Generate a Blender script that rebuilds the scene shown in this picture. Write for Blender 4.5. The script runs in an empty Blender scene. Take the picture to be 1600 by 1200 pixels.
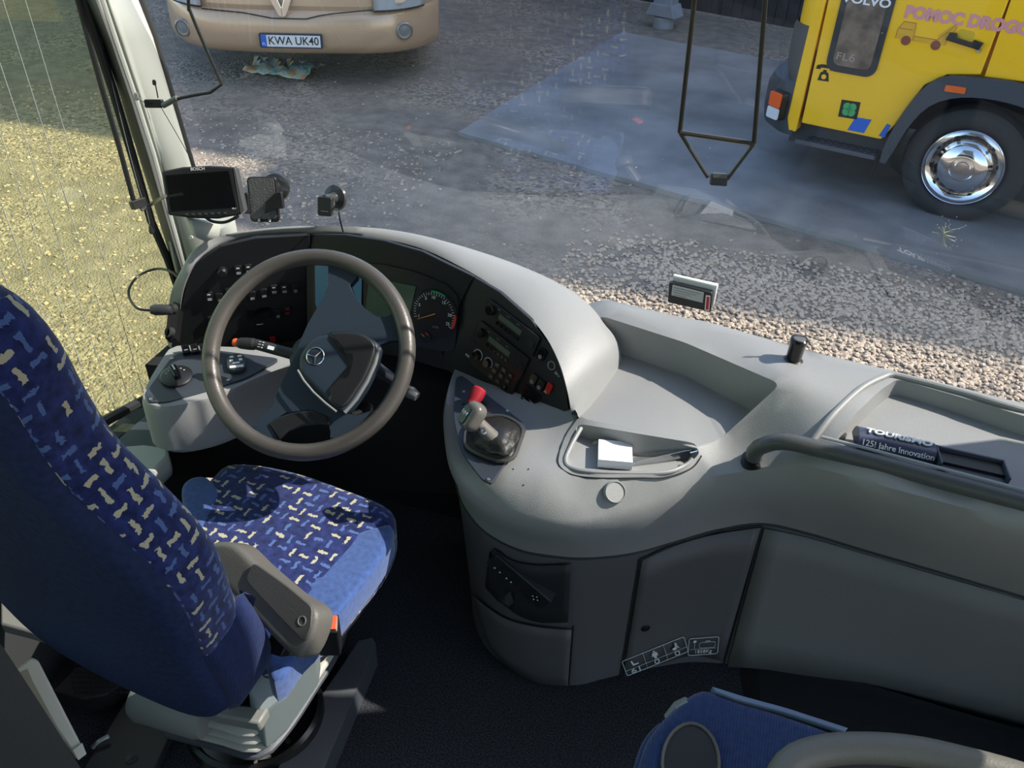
import bpy, bmesh, math, random
import numpy as np
from mathutils import Vector, Matrix
from mathutils.geometry import delaunay_2d_cdt
SC = bpy.context.scene
COL = SC.collection
rad = math.radians
random.seed(7)

# ------------------------------------------------------------------ camera
F_PX = 1340.0
PITCH, ROLL, YAW = rad(35.5), rad(2.5), rad(15)
CAM = Vector((0, 0, 1.82))
_f = Vector((-math.sin(YAW)*math.cos(PITCH), math.cos(YAW)*math.cos(PITCH), -math.sin(PITCH)))
_r0 = Vector((math.cos(YAW), math.sin(YAW), 0)); _u0 = _r0.cross(_f)
_r = _r0*math.cos(ROLL) + _u0*math.sin(ROLL)
_u = -_r0*math.sin(ROLL) + _u0*math.cos(ROLL)
cd = bpy.data.cameras.new('camera'); cam = bpy.data.objects.new('camera', cd); COL.objects.link(cam)
cam.matrix_world = Matrix((( _r.x, _u.x, -_f.x, CAM.x), (_r.y, _u.y, -_f.y, CAM.y), (_r.z, _u.z, -_f.z, CAM.z), (0, 0, 0, 1)))
cd.sensor_fit = 'HORIZONTAL'; cd.sensor_width = 36; cd.lens = 36*F_PX/1600; cd.clip_start = .02; cd.clip_end = 300
SC.camera = cam

# ------------------------------------------------------------------ light
SUN_AZ, SUN_EL = rad(71), rad(43)
W = bpy.data.worlds.new('world'); SC.world = W; W.use_nodes = True
nt = W.node_tree; nt.nodes.clear()
sky = nt.nodes.new('ShaderNodeTexSky'); sky.sky_type = 'NISHITA'; sky.sun_disc = False
sky.sun_elevation = SUN_EL; sky.sun_rotation = SUN_AZ; sky.air_density = 1.0; sky.dust_density = 1.0; sky.ozone_density = 1.0
bg = nt.nodes.new('ShaderNodeBackground'); bg.inputs['Strength'].default_value = .29
wo = nt.nodes.new('ShaderNodeOutputWorld')
nt.links.new(sky.outputs[0], bg.inputs[0]); nt.links.new(bg.outputs[0], wo.inputs[0])
sd = bpy.data.lights.new('sun', 'SUN'); sd.energy = 6.0; sd.angle = rad(.53); sd.color = (1, .93, .83)
sun = bpy.data.objects.new('sun', sd); COL.objects.link(sun)
SDIR = Vector((math.sin(SUN_AZ)*math.cos(SUN_EL), math.cos(SUN_AZ)*math.cos(SUN_EL), math.sin(SUN_EL)))
sun.rotation_euler = SDIR.to_track_quat('Z', 'Y').to_euler(); sun.location = (6, 6, 8)
SC.view_settings.view_transform = 'Standard'; SC.view_settings.look = 'None'
SC.view_settings.exposure = .48; SC.view_settings.gamma = 1; SC.view_settings.use_curve_mapping = False
try:
    SC.cycles.use_denoising = True
    SC.cycles.max_bounces = 8; SC.cycles.transparent_max_bounces = 16
    SC.cycles.caustics_reflective = False; SC.cycles.caustics_refractive = False
except Exception: pass

# ------------------------------------------------------------------ placing helpers (sight lines met with real planes)
def ray(x, y): return _r*((x-800)/F_PX) - _u*((y-600)/F_PX) + _f
def Z(x, y, z): d = ray(x, y); return CAM + d*((z-CAM.z)/d.z)
def Yp(x, y, v): d = ray(x, y); return CAM + d*(v/d.y)
def Xp(x, y, v): d = ray(x, y); return CAM + d*(v/d.x)
class Frame:
    def __init__(s, o, x, y):
        s.o = Vector(o); s.x = Vector(x).normalized(); y = Vector(y); y = (y - s.x*y.dot(s.x)).normalized(); s.y = y; s.n = s.x.cross(s.y)
    @classmethod
    def facet(c, a, b, d):
        n = (b-a).cross(d-a).normalized()
        if n.dot(CAM-a) < 0: n = -n
        x = Vector((0, 0, 1)).cross(n)
        if x.length < 1e-6: x = Vector((1, 0, 0))
        return c(a, x, n.cross(x))
    def uv(s, px, py):
        d = ray(px, py); t = (s.o-CAM).dot(s.n)/d.dot(s.n); q = CAM + d*t - s.o
        return q.dot(s.x), q.dot(s.y)
    def hit(s, px, py): u, v = s.uv(px, py); return s.w(u, v)
    def w(s, u, v, h=0): return s.o + s.x*u + s.y*v + s.n*h
    def at(s, u, v, h=0, rot=0):
        c, k = math.cos(rot), math.sin(rot)
        return Frame(s.w(u, v, h), s.x*c + s.y*k, s.y*c - s.x*k)
    def px(s, px, py, h=0, rot=0): u, v = s.uv(px, py); return s.at(u, v, h, rot)
def toward(o, n, up=(0, 0, 1)):
    n = Vector(n).normalized(); x = Vector(up).cross(n)
    if x.length < 1e-5: x = Vector((1, 0, 0))
    x.normalize(); return Frame(o, x, n.cross(x))
WORLD = Frame((0, 0, 0), (1, 0, 0), (0, 1, 0))

# ------------------------------------------------------------------ materials
MATS = {}
def nodes(name):
    m = bpy.data.materials.new(name); m.use_nodes = True; t = m.node_tree
    return m, t, t.nodes['Principled BSDF'], t.nodes.new, t.links.new
def mat(name, col, rough=.5, metal=0, bump=0, scale=200, var=0, spec=.5, coat=0, sheen=0, alpha=None, trans=0, emit=None, vscale=6):
    if name in MATS: return MATS[name]
    m, t, b, N, L = nodes(name)
    b.inputs['Base Color'].default_value = (*col, 1); b.inputs['Roughness'].default_value = rough
    b.inputs['Metallic'].default_value = metal; b.inputs['Specular IOR Level'].default_value = spec
    b.inputs['Coat Weight'].default_value = coat; b.inputs['Sheen Weight'].default_value = sheen
    b.inputs['Transmission Weight'].default_value = trans
    tc = N('ShaderNodeTexCoord')
    if bump:
        n = N('ShaderNodeTexNoise'); n.inputs['Scale'].default_value = scale; n.inputs['Detail'].default_value = 3
        L(tc.outputs['Object'], n.inputs['Vector'])
        bp = N('ShaderNodeBump'); bp.inputs['Strength'].default_value = bump; bp.inputs['Distance'].default_value = .002
        L(n.outputs['Fac'], bp.inputs['Height']); L(bp.outputs['Normal'], b.inputs['Normal'])
    if var:
        n = N('ShaderNodeTexNoise'); n.inputs['Scale'].default_value = vscale; n.inputs['Detail'].default_value = 5
        L(tc.outputs['Object'], n.inputs['Vector'])
        r = N('ShaderNodeValToRGB'); r.color_ramp.elements[0].position = .3; r.color_ramp.elements[1].position = .7
        r.color_ramp.elements[0].color = (*[c*(1-var) for c in col], 1); r.color_ramp.elements[1].color = (*[min(1, c*(1+var)) for c in col], 1)
        L(n.outputs['Fac'], r.inputs['Fac']); L(r.outputs['Color'], b.inputs['Base Color'])
    if emit:
        b.inputs['Emission Color'].default_value = (*emit[0], 1); b.inputs['Emission Strength'].default_value = emit[1]
    MATS[name] = m; return m
def glass(name, tint, refl=.08, rough=0.0):
    m, t, b, N, L = nodes(name); t.nodes.remove(b)
    o = t.nodes['Material Output']
    tr = N('ShaderNodeBsdfTransparent'); tr.inputs[0].default_value = (*tint, 1)
    g = N('ShaderNodeBsdfGlossy'); g.inputs['Roughness'].default_value = rough; g.inputs['Color'].default_value = (.95, .97, 1, 1)
    lw = N('ShaderNodeLayerWeight'); lw.inputs['Blend'].default_value = .5
    p = N('ShaderNodeMath'); p.operation = 'POWER'; p.inputs[1].default_value = 5; L(lw.outputs['Facing'], p.inputs[0])
    a = N('ShaderNodeMath'); a.operation = 'MULTIPLY_ADD'; a.inputs[1].default_value = 1-refl; a.inputs[2].default_value = refl; L(p.outputs[0], a.inputs[0])
    mx = N('ShaderNodeMixShader'); L(a.outputs[0], mx.inputs[0]); L(tr.outputs[0], mx.inputs[1]); L(g.outputs[0], mx.inputs[2])
    L(mx.outputs[0], o.inputs['Surface']); MATS[name] = m; return m
def fabric(name, scale, base, c1, c2):
    """woven moquette: short dashes laid crosswise on a navy pile; coordinates from the UV map, in metres"""
    m, t, b, N, L = nodes(name)
    def M(op, a, bb=None, c=None):
        n = N('ShaderNodeMath'); n.operation = op
        for i, v in enumerate((a, bb, c)):
            if v is None: continue
            if hasattr(v, 'node'): L(v, n.inputs[i])
            else: n.inputs[i].default_value = v
        return n.outputs[0]
    uv = N('ShaderNodeUVMap'); no = N('ShaderNodeTexNoise'); no.inputs['Scale'].default_value = 120; L(uv.outputs[0], no.inputs['Vector'])
    sx = N('ShaderNodeSeparateXYZ'); L(uv.outputs[0], sx.inputs[0])
    sn = N('ShaderNodeSeparateColor'); L(no.outputs['Color'], sn.inputs[0])
    x = M('ADD', M('MULTIPLY', sx.outputs[0], scale), M('MULTIPLY', M('SUBTRACT', sn.outputs[0], .5), .5))
    y = M('ADD', M('MULTIPLY', sx.outputs[1], scale), M('MULTIPLY', M('SUBTRACT', sn.outputs[1], .5), .5))
    cx, cy = M('FLOOR', x), M('FLOOR', y)
    fx, fy = M('ABSOLUTE', M('SUBTRACT', M('FRACT', x), .5)), M('ABSOLUTE', M('SUBTRACT', M('FRACT', y), .5))
    par = M('MODULO', M('ABSOLUTE', M('ADD', cx, cy)), 2)
    ix = M('SUBTRACT', 1, par)
    a = M('ADD', M('MULTIPLY', fx, par), M('MULTIPLY', fy, ix)); c = M('ADD', M('MULTIPLY', fy, par), M('MULTIPLY', fx, ix))
    cb = N('ShaderNodeCombineXYZ'); L(cx, cb.inputs[0]); L(cy, cb.inputs[1])
    wn = N('ShaderNodeTexWhiteNoise'); L(cb.outputs[0], wn.inputs['Vector'])
    mask = M('MULTIPLY', M('LESS_THAN', a, .42), M('LESS_THAN', c, .13))
    pres = M('GREATER_THAN', wn.outputs['Value'], .12); mask = M('MULTIPLY', mask, pres)
    yel = M('GREATER_THAN', wn.outputs['Value'], .58)
    mc = N('ShaderNodeMix'); mc.data_type = 'RGBA'; L(yel, mc.inputs[0]); mc.inputs[6].default_value = (*c1, 1); mc.inputs[7].default_value = (*c2, 1)
    n2 = N('ShaderNodeTexNoise'); n2.inputs['Scale'].default_value = 60; n2.inputs['Detail'].default_value = 6; L(uv.outputs[0], n2.inputs['Vector'])
    r = N('ShaderNodeValToRGB'); r.color_ramp.elements[0].position = .35; r.color_ramp.elements[1].position = .7
    r.color_ramp.elements[0].color = (*[k*.6 for k in base], 1); r.color_ramp.elements[1].color = (*[k*1.6 for k in base], 1); L(n2.outputs[0], r.inputs[0])
    mm = N('ShaderNodeMix'); mm.data_type = 'RGBA'; L(mask, mm.inputs[0]); L(r.outputs[0], mm.inputs[6]); L(mc.outputs[2], mm.inputs[7])
    L(mm.outputs[2], b.inputs['Base Color']); b.inputs['Roughness'].default_value = .9; b.inputs['Sheen Weight'].default_value = .25
    b.inputs['Specular IOR Level'].default_value = .1
    bp = N('ShaderNodeBump'); bp.inputs['Strength'].default_value = .3; bp.inputs['Distance'].default_value = .002; L(n2.outputs[0], bp.inputs['Height']); L(bp.outputs[0], b.inputs['Normal'])
    MATS[name] = m; return m
def cloth(name, col, wave=0, sheen=.4):
    m, t, b, N, L = nodes(name)
    tc = N('ShaderNodeUVMap')
    n = N('ShaderNodeTexNoise'); n.inputs['Scale'].default_value = 90; n.inputs['Detail'].default_value = 6; L(tc.outputs[0], n.inputs['Vector'])
    r = N('ShaderNodeValToRGB'); r.color_ramp.elements[0].position = .3; r.color_ramp.elements[1].position = .7
    r.color_ramp.elements[0].color = (*[k*.8 for k in col], 1); r.color_ramp.elements[1].color = (*[min(1, k*1.2) for k in col], 1)
    L(n.outputs[0], r.inputs[0]); L(r.outputs[0], b.inputs['Base Color'])
    b.inputs['Roughness'].default_value = .85; b.inputs['Sheen Weight'].default_value = sheen; b.inputs['Specular IOR Level'].default_value = .15
    wv = N('ShaderNodeTexWave'); wv.inputs['Scale'].default_value = 60; L(tc.outputs[0], wv.inputs['Vector'])
    bp = N('ShaderNodeBump'); bp.inputs['Strength'].default_value = .35; bp.inputs['Distance'].default_value = .002
    L(wv.outputs[1] if wave else n.outputs[0], bp.inputs['Height']); L(bp.outputs[0], b.inputs['Normal'])
    MATS[name] = m; return m

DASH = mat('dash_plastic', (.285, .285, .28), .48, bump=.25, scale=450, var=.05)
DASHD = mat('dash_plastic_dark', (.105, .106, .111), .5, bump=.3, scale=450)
PANEL = mat('panel_black', (.011, .012, .014), .55, bump=.15, scale=400)
BLACK = mat('black_plastic', (.012, .012, .013), .38)
BLACKG = mat('black_gloss', (.006, .006, .007), .12)
RUBBER = mat('black_rubber', (.012, .012, .012), .8)
GREYB = mat('grey_blue_plastic', (.034, .041, .053), .42, bump=.2, scale=400)
WHEELM = mat('wheel_leather', (.075, .066, .058), .36, bump=.2, scale=300, var=.25, vscale=5)
HUBM = mat('wheel_hub_plastic', (.015, .025, .04), .5, bump=.2, scale=350)
CHROME = mat('chrome', (.8, .8, .8), .08, metal=1)
STEEL = mat('steel', (.5, .5, .5), .3, metal=1)
WHITE = mat('white_plastic', (.75, .75, .73), .4)
MARK = mat('white_marking', (.8, .82, .82), .5)
DIM = mat('grey_marking', (.22, .22, .22), .5)
PILLAR = mat('pillar_cream', (.44, .455, .41), .55, bump=.1, scale=250)
GASKET = mat('window_gasket', (.014, .015, .016), .6)
RED = mat('red_plastic', (.45, .015, .02), .4)
ORANGE = mat('orange_plastic', (.85, .12, .03), .4)
GREENM = mat('green_marking', (.02, .35, .12), .5)
LCD = mat('lcd_green', (.1, .13, .09), .3)
BLUEL = mat('instrument_lcd', (.075, .12, .085), .25)
DIAL_SKY = mat('dial_sky_reflection', (.1, .27, .46), .3)  # blue stands in for sky reflected in the cluster glass
CARPET = None
NAVY = cloth('navy_cover', (.02, .03, .085), sheen=0)
BLUEC = cloth('blue_cover', (.05, .095, .26), sheen=.35)
NAVYB = cloth('navy_side', (.012, .022, .08), wave=1, sheen=.1)
BLUEG = cloth('guide_seat_cover', (.03, .055, .16), wave=1)
MOQ = fabric('moquette', 38, (.016, .025, .11), (.08, .135, .33), (.45, .42, .3))
SEATG = mat('seat_shell_grey', (.2, .2, .185), .5, bump=.15, scale=300)
SEATD = mat('seat_shell_dark', (.055, .06, .07), .5, bump=.2, scale=300)
ARMM = mat('armrest_vinyl', (.11, .102, .09), .5, bump=.25, scale=350)
BELLOW = mat('suspension_bellows', (.42, .41, .36), .6)
YEL = mat('truck_yellow', (1.0, .56, .01), .3, coat=.5, var=.04, vscale=2)
GOLD = mat('bus_gold', (.58, .39, .24), .25, coat=.4, metal=.15)
TYRE = mat('tyre', (.03, .03, .031), .8, bump=.5, scale=60)
TRUCKD = mat('truck_dark_plastic', (.045, .05, .06), .6, bump=.2, scale=100)
GLASSW = glass('windshield_glass', (.93, .96, .97), .13)
GLASSL = glass('side_glass_green', (.9, .93, .72), .05)
GLASSC = glass('clear_cover', (.9, .92, .92), .08)
DARKGL = mat('dark_glass', (.02, .025, .03), .06)
LAMPG = mat('lamp_glass', (.42, .43, .43), .15, bump=.5, scale=40)
FENCEM = mat('fence_boards', (.035, .032, .035), .7, bump=.5, scale=30, var=.4)
BLUE = mat('blue_paint', (.02, .13, .55), .4)
PINK = mat('pink_lettering', (.7, .3, .3), .5)
CREAM = mat('cream_plastic', (.55, .55, .47), .45)

def ground_mat():
    m, t, b, N, L = nodes('gravel_ground')
    tc = N('ShaderNodeTexCoord'); P = tc.outputs['Object']
    def vor(s, f='F1'):
        v = N('ShaderNodeTexVoronoi'); v.inputs['Scale'].default_value = s; v.feature = f; L(P, v.inputs['Vector']); return v
    v1 = vor(34); v2 = vor(75); v3 = vor(9)
    n = N('ShaderNodeTexNoise'); n.inputs['Scale'].default_value = .9; n.inputs['Detail'].default_value = 8; L(P, n.inputs['Vector'])
    n2 = N('ShaderNodeTexNoise'); n2.inputs['Scale'].default_value = 7; n2.inputs['Detail'].default_value = 9; L(P, n2.inputs['Vector'])
    hsv = N('ShaderNodeSeparateColor'); L(v1.outputs['Color'], hsv.inputs[0])
    r = N('ShaderNodeValToRGB'); e = r.color_ramp.elements
    e[0].position = 0; e[0].color = (.19, .155, .12, 1); e[1].position = 1; e[1].color = (.46, .38, .29, 1)
    L(hsv.outputs[0], r.inputs[0])
    r2 = N('ShaderNodeValToRGB'); e = r2.color_ramp.elements; e[0].position = .3; e[0].color = (.2, .17, .135, 1); e[1].position = .75; e[1].color = (.34, .285, .225, 1)
    L(n2.outputs[0], r2.inputs[0])
    mk = N('ShaderNodeValToRGB'); e = mk.color_ramp.elements; e[0].position = .44; e[1].position = .6; L(n.outputs[0], mk.inputs[0])
    mx = N('ShaderNodeMix'); mx.data_type = 'RGBA'; L(mk.outputs[0], mx.inputs[0]); L(r2.outputs[0], mx.inputs[6]); L(r.outputs[0], mx.inputs[7])
    L(mx.outputs[2], b.inputs['Base Color']); b.inputs['Roughness'].default_value = .95; b.inputs['Specular IOR Level'].default_value = .15
    def M(op, a, bb):
        q = N('ShaderNodeMath'); q.operation = op
        for i, v in enumerate((a, bb)):
            if hasattr(v, 'node'): L(v, q.inputs[i])
            else: q.inputs[i].default_value = v
        return q.outputs[0]
    h = M('ADD', M('MULTIPLY', M('SUBTRACT', 1, v1.outputs['Distance']), mk.outputs[0]), M('MULTIPLY', M('SUBTRACT', 1, v2.outputs['Distance']), .5))
    h = M('ADD', h, M('MULTIPLY', M('LESS_THAN', v3.outputs['Distance'], .2), .7))
    bp = N('ShaderNodeBump'); bp.inputs['Strength'].default_value = .9; bp.inputs['Distance'].default_value = .02; L(h, bp.inputs['Height']); L(bp.outputs[0], b.inputs['Normal'])
    return m
GROUND = ground_mat()
SLAB = mat('slab_concrete', (.25, .238, .222), .6, bump=.6, scale=25, var=.28, vscale=2.2)
def carpet_mat():
    m, t, b, N, L = nodes('ribbed_carpet')
    tc = N('ShaderNodeTexCoord'); mp = N('ShaderNodeMapping'); L(tc.outputs['Object'], mp.inputs[0]); mp.inputs['Rotation'].default_value = (0, 0, rad(90))
    w = N('ShaderNodeTexWave'); w.inputs['Scale'].default_value = 62; w.inputs['Distortion'].default_value = 3.5; w.inputs['Detail'].default_value = 2; w.inputs['Detail Scale'].default_value = 8; L(mp.outputs[0], w.inputs['Vector'])
    n = N('ShaderNodeTexNoise'); n.inputs['Scale'].default_value = 260; n.inputs['Detail'].default_value = 4; L(tc.outputs['Object'], n.inputs['Vector'])
    r = N('ShaderNodeValToRGB'); e = r.color_ramp.elements; e[0].position = .35; e[0].color = (.014, .015, .019, 1); e[1].position = .8; e[1].color = (.105, .11, .125, 1)
    mx = N('ShaderNodeMath'); mx.operation = 'MULTIPLY_ADD'; L(n.outputs[0], mx.inputs[0]); mx.inputs[1].default_value = .85; 
    k = N('ShaderNodeMath'); k.operation = 'MULTIPLY'; L(w.outputs[1], k.inputs[0]); k.inputs[1].default_value = .16; L(k.outputs[0], mx.inputs[2])
    L(mx.outputs[0], r.inputs[0]); L(r.outputs[0], b.inputs['Base Color']); b.inputs['Roughness'].default_value = .95; b.inputs['Specular IOR Level'].default_value = .1
    bp = N('ShaderNodeBump'); bp.inputs['Strength'].default_value = .7; bp.inputs['Distance'].default_value = .004; L(mx.outputs[0], bp.inputs['Height']); L(bp.outputs[0], b.inputs['Normal'])
    return m
CARPET = carpet_mat()

# ------------------------------------------------------------------ mesh helpers
def tagit(o, label=None, cat=None, group=None, kind=None):
    if label: o['label'] = label
    if cat: o['category'] = cat
    if group: o['group'] = group
    if kind: o['kind'] = kind
    return o
def thing(name, loc, label, cat, group=None):
    o = bpy.data.objects.new(name, None); COL.objects.link(o); o.location = loc; o.empty_display_size = .05
    return tagit(o, label, cat, group)
def adopt(o, parent):
    o.parent = parent
    o.matrix_parent_inverse = Matrix.Translation(-parent.location) if parent.type == 'EMPTY' else Matrix()
def boxuv(bm):
    uvl = bm.loops.layers.uv.verify()
    for f in bm.faces:
        n = f.normal; a = max(range(3), key=lambda i: abs(n[i]))
        i, j = [(1, 2), (0, 2), (0, 1)][a]
        for l in f.loops: l[uvl].uv = (l.vert.co[i], l.vert.co[j])
def obj(name, bm, m, parent=None, smooth=True, bevel=0, seg=2, sub=0, uvframe=None, weld=0, solid=0, angle=35):
    if weld: bmesh.ops.remove_doubles(bm, verts=bm.verts, dist=weld)
    bmesh.ops.recalc_face_normals(bm, faces=bm.faces)
    if uvframe:
        fr = uvframe; uvl = bm.loops.layers.uv.verify()
        for f in bm.faces:
            n = f.normal; k = [abs(n.dot(fr.x)), abs(n.dot(fr.y)), abs(n.dot(fr.n))]; a = k.index(max(k))
            for l in f.loops:
                q = l.vert.co - fr.o; c = (q.dot(fr.x), q.dot(fr.y), q.dot(fr.n)); i, j = [(1, 2), (0, 2), (0, 1)][a]
                l[uvl].uv = (c[i], c[j])
    else: boxuv(bm)
    me = bpy.data.meshes.new(name); bm.to_mesh(me); bm.free()
    for p in me.polygons: p.use_smooth = smooth
    o = bpy.data.objects.new(name, me); COL.objects.link(o)
    if m: me.materials.append(m)
    if smooth and not sub:
        try: me.set_sharp_from_angle(angle=rad(angle))
        except Exception: pass
    if parent:
        adopt(o, parent)
    if solid:
        md = o.modifiers.new('s', 'SOLIDIFY'); md.thickness = solid; md.offset = -1
    if bevel:
        md = o.modifiers.new('b', 'BEVEL'); md.width = bevel; md.segments = seg; md.limit_method = 'ANGLE'; md.angle_limit = rad(30); md.harden_normals = False
    if sub:
        md = o.modifiers.new('u', 'SUBSURF'); md.levels = sub; md.render_levels = sub
    return o
def add_poly(bm, pts, off):
    """closed prism: polygon pts (3D) extruded by off"""
    a = [bm.verts.new(p) for p in pts]; b = [bm.verts.new(Vector(p)+off) for p in pts]; n = len(a)
    bm.faces.new(a); bm.faces.new(b[::-1])
    for i in range(n): bm.faces.new((a[i], b[i], b[(i+1) % n], a[(i+1) % n]))
def prism(name, fr, uvs, h0, h1, m, parent=None, **k):
    bm = bmesh.new(); add_poly(bm, [fr.w(u, v, h0) for u, v in uvs], fr.n*(h1-h0)); return obj(name, bm, m, parent, **k)
def rect(u0, v0, u1, v1): return [(u0, v0), (u1, v0), (u1, v1), (u0, v1)]
def rrect(cx, cy, w, h, r, n=4):
    out = []
    for sx, sy, a0 in ((1, 1, 0), (-1, 1, 90), (-1, -1, 180), (1, -1, 270)):
        for i in range(n+1):
            a = rad(a0 + 90*i/n); out.append((cx + sx*(w/2-r) + r*math.cos(a), cy + sy*(h/2-r) + r*math.sin(a)))
    return out
def add_box(bm, fr, u0, v0, h0, u1, v1, h1): add_poly(bm, [fr.w(u, v, h0) for u, v in rect(u0, v0, u1, v1)], fr.n*(h1-h0))
def add_loft(bm, rows, closed=False, cap=False):
    R = [[bm.verts.new(p) for p in r] for r in rows]
    n = len(R[0])
    for a, b in zip(R, R[1:]):
        for i in range(n if closed else n-1):
            j = (i+1) % n
            bm.faces.new((a[i], a[j], b[j], b[i]))
    if cap: bm.faces.new(R[0][::-1]); bm.faces.new(R[-1])
    return R
def loft(name, rows, m, parent=None, closed=False, cap=False, **k):
    bm = bmesh.new(); add_loft(bm, rows, closed, cap); return obj(name, bm, m, parent, **k)
def crv(pts, n, closed=False):
    """Catmull-Rom through the points, resampled evenly to n"""
    P = [Vector(p) for p in pts]; out = []
    N = len(P); segs = N if closed else N-1
    for i in range(segs):
        if closed: a, b, c, d = P[i-1], P[i], P[(i+1) % N], P[(i+2) % N]
        else: a, b, c, d = P[max(i-1, 0)], P[i], P[i+1], P[min(i+2, N-1)]
        for k in range(12):
            t = k/12; out.append(.5*((2*b) + (c-a)*t + (2*a-5*b+4*c-d)*t*t + (3*b-a-3*c+d)*t**3))
    out.append(P[0] if closed else P[-1])
    L = [0]
    for a, b in zip(out, out[1:]): L.append(L[-1] + (b-a).length)
    res = []; k = 0; M = n if closed else n-1
    for i in range(n):
        s = L[-1]*i/M
        while k < len(L)-2 and L[k+1] < s: k += 1
        t = (s-L[k])/max(1e-9, L[k+1]-L[k]); res.append(out[k].lerp(out[k+1], min(1, max(0, t))))
    return res
def add_tube(bm, pts, r, n=10, closed=False, flat=1.0):
    pts = [Vector(p) for p in pts]; rs = r if isinstance(r, (list, tuple)) else [r]*len(pts)
    up = Vector((.13, .21, .97)); rows = []
    for i, p in enumerate(pts):
        if closed: t = (pts[(i+1) % len(pts)] - pts[i-1])
        else: t = pts[min(i+1, len(pts)-1)] - pts[max(i-1, 0)]
        t.normalize(); x = up.cross(t)
        if x.length < .05: x = Vector((1, 0, 0)).cross(t)
        x.normalize(); y = t.cross(x)
        up = y
        rows.append([p + x*rs[i]*math.cos(2*math.pi*k/n) + y*rs[i]*flat*math.sin(2*math.pi*k/n) for k in range(n)])
    if closed: rows.append(rows[0])
    add_loft(bm, rows, closed=True, cap=not closed)
def tube(name, pts, r, m, parent=None, n=10, closed=False, flat=1.0, **k):
    bm = bmesh.new(); add_tube(bm, pts, r, n, closed, flat)
    return obj(name, bm, m, parent, weld=1e-5 if closed else 0, **k)
def add_lathe(bm, fr, prof, n=32):
    """profile of (radius, height along frame normal)"""
    rows = [[fr.w(r*math.cos(2*math.pi*k/n), r*math.sin(2*math.pi*k/n), h) for k in range(n)] for r, h in prof]
    add_loft(bm, rows, closed=True, cap=True)
def lathe(name, fr, prof, m, parent=None, n=32, **k):
    bm = bmesh.new(); add_lathe(bm, fr, prof, n); return obj(name, bm, m, parent, **k)
def pillow(name, fr, outline, h0, h1, rnd, m, parent=None, n=48, steps=5, base_round=.5, puff=.0, uvframe=None, bend=None):
    """soft body: outline in frame uv, rounded towards both faces"""
    o = [Vector((u, v, 0)) for u, v in outline]; o = crv(o, n, closed=True)
    c = sum(o, Vector())/n; H = h1-h0; prof = []
    rb = rnd*base_round
    for i in range(steps+1):
        a = rad(90*i/steps); prof.append((rb*(1-math.sin(a)), h0 + rb*(1-math.cos(a))))
    for i in range(steps+1):
        a = rad(90*i/steps); prof.append((rnd*(1-math.cos(a)), h1 - rnd + rnd*math.sin(a)))
    for f in (.35, .7, .97): prof.append((('s', f), h1 + puff*math.sin(rad(90*f))))
    nr = []
    for i in range(n):
        t = (o[(i+1) % n]-o[i-1]).normalized(); q = Vector((t.y, -t.x, 0)); q = q if q.dot(c-o[i]) > 0 else -q; nr.append(q)
    rows = []
    def P(u, v, h):
        if bend: h += bend(u, v)
        return fr.w(u, v, h)
    last = [o[i] + nr[i]*rnd for i in range(n)]
    first = [o[i] + nr[i]*rb for i in range(n)]
    rows.append([P(*(first[i].lerp(c, .9)).xy, h0) for i in range(n)])
    for ins, h in prof:
        if isinstance(ins, tuple): rows.append([P(*(o[i] + nr[i]*0).lerp(c, 0).xy, h) if False else P(*((last[i]*.0 + (o[i]))*.0 + (o[i].lerp(c, ins[1]) if rnd < .004 else (o[i]+nr[i]*rnd*1.0*(1)).lerp(c, ins[1]))).xy, h) for i in range(n)])
        else: rows.append([P(*(o[i]+nr[i]*ins).xy, h) for i in range(n)])
    return loft(name, rows, m, parent, closed=True, cap=True, uvframe=uvframe, weld=1e-5, angle=60)
def cdt(outline, holes, inner=()):
    """triangulate a 2D region with holes -> (verts, tris)"""
    V = [Vector(p) for p in outline]; E = [(i, (i+1) % len(V)) for i in range(len(V))]
    for h in holes:
        k = len(V); V += [Vector(p) for p in h]; E += [(k+i, k+(i+1) % len(h)) for i in range(len(h))]
    V += [Vector(p) for p in inner]
    vo, eo, fo, *_ = delaunay_2d_cdt(V, E, [], 0, 1e-6)
    def inside(p, poly):
        c = False; n = len(poly)
        for i in range(n):
            a, b = poly[i], poly[(i+1) % n]
            if (a[1] > p[1]) != (b[1] > p[1]) and p[0] < (b[0]-a[0])*(p[1]-a[1])/(b[1]-a[1]) + a[0]: c = not c
        return c
    T = []
    for f in fo:
        m = sum((vo[i] for i in f), Vector((0, 0)))/len(f)
        if inside(m, outline) and not any(inside(m, h) for h in holes): T.append(list(f))
    return vo, T
def text(name, s, fr, size, m, parent=None, wide=1.0, bold=.0, shear=0, depth=.0004, align='CENTER', kind=None):
    c = bpy.data.curves.new(name, 'FONT'); c.body = s; c.size = size; c.align_x = align; c.align_y = 'CENTER'
    c.offset = bold; c.shear = shear; c.extrude = depth; c.resolution_u = 3
    o = bpy.data.objects.new('tmp', c); COL.objects.link(o)
    dg = bpy.context.evaluated_depsgraph_get(); dg.update()
    me = bpy.data.meshes.new_from_object(o.evaluated_get(dg)); COL.objects.unlink(o); bpy.data.objects.remove(o)
    for v in me.vertices: v.co = fr.w(v.co.x*wide, v.co.y, v.co.z+depth)
    me.materials.clear(); me.materials.append(m); me.name = name
    q = bpy.data.objects.new(name, me); COL.objects.link(q)
    if parent:
        adopt(q, parent)
    return q
def structure(name, bm_or_obj, m=None, **k):
    o = bm_or_obj if not isinstance(bm_or_obj, bmesh.types.BMesh) else obj(name, bm_or_obj, m, **k)
    o['kind'] = 'structure'; return o

GZ = -.68
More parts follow.
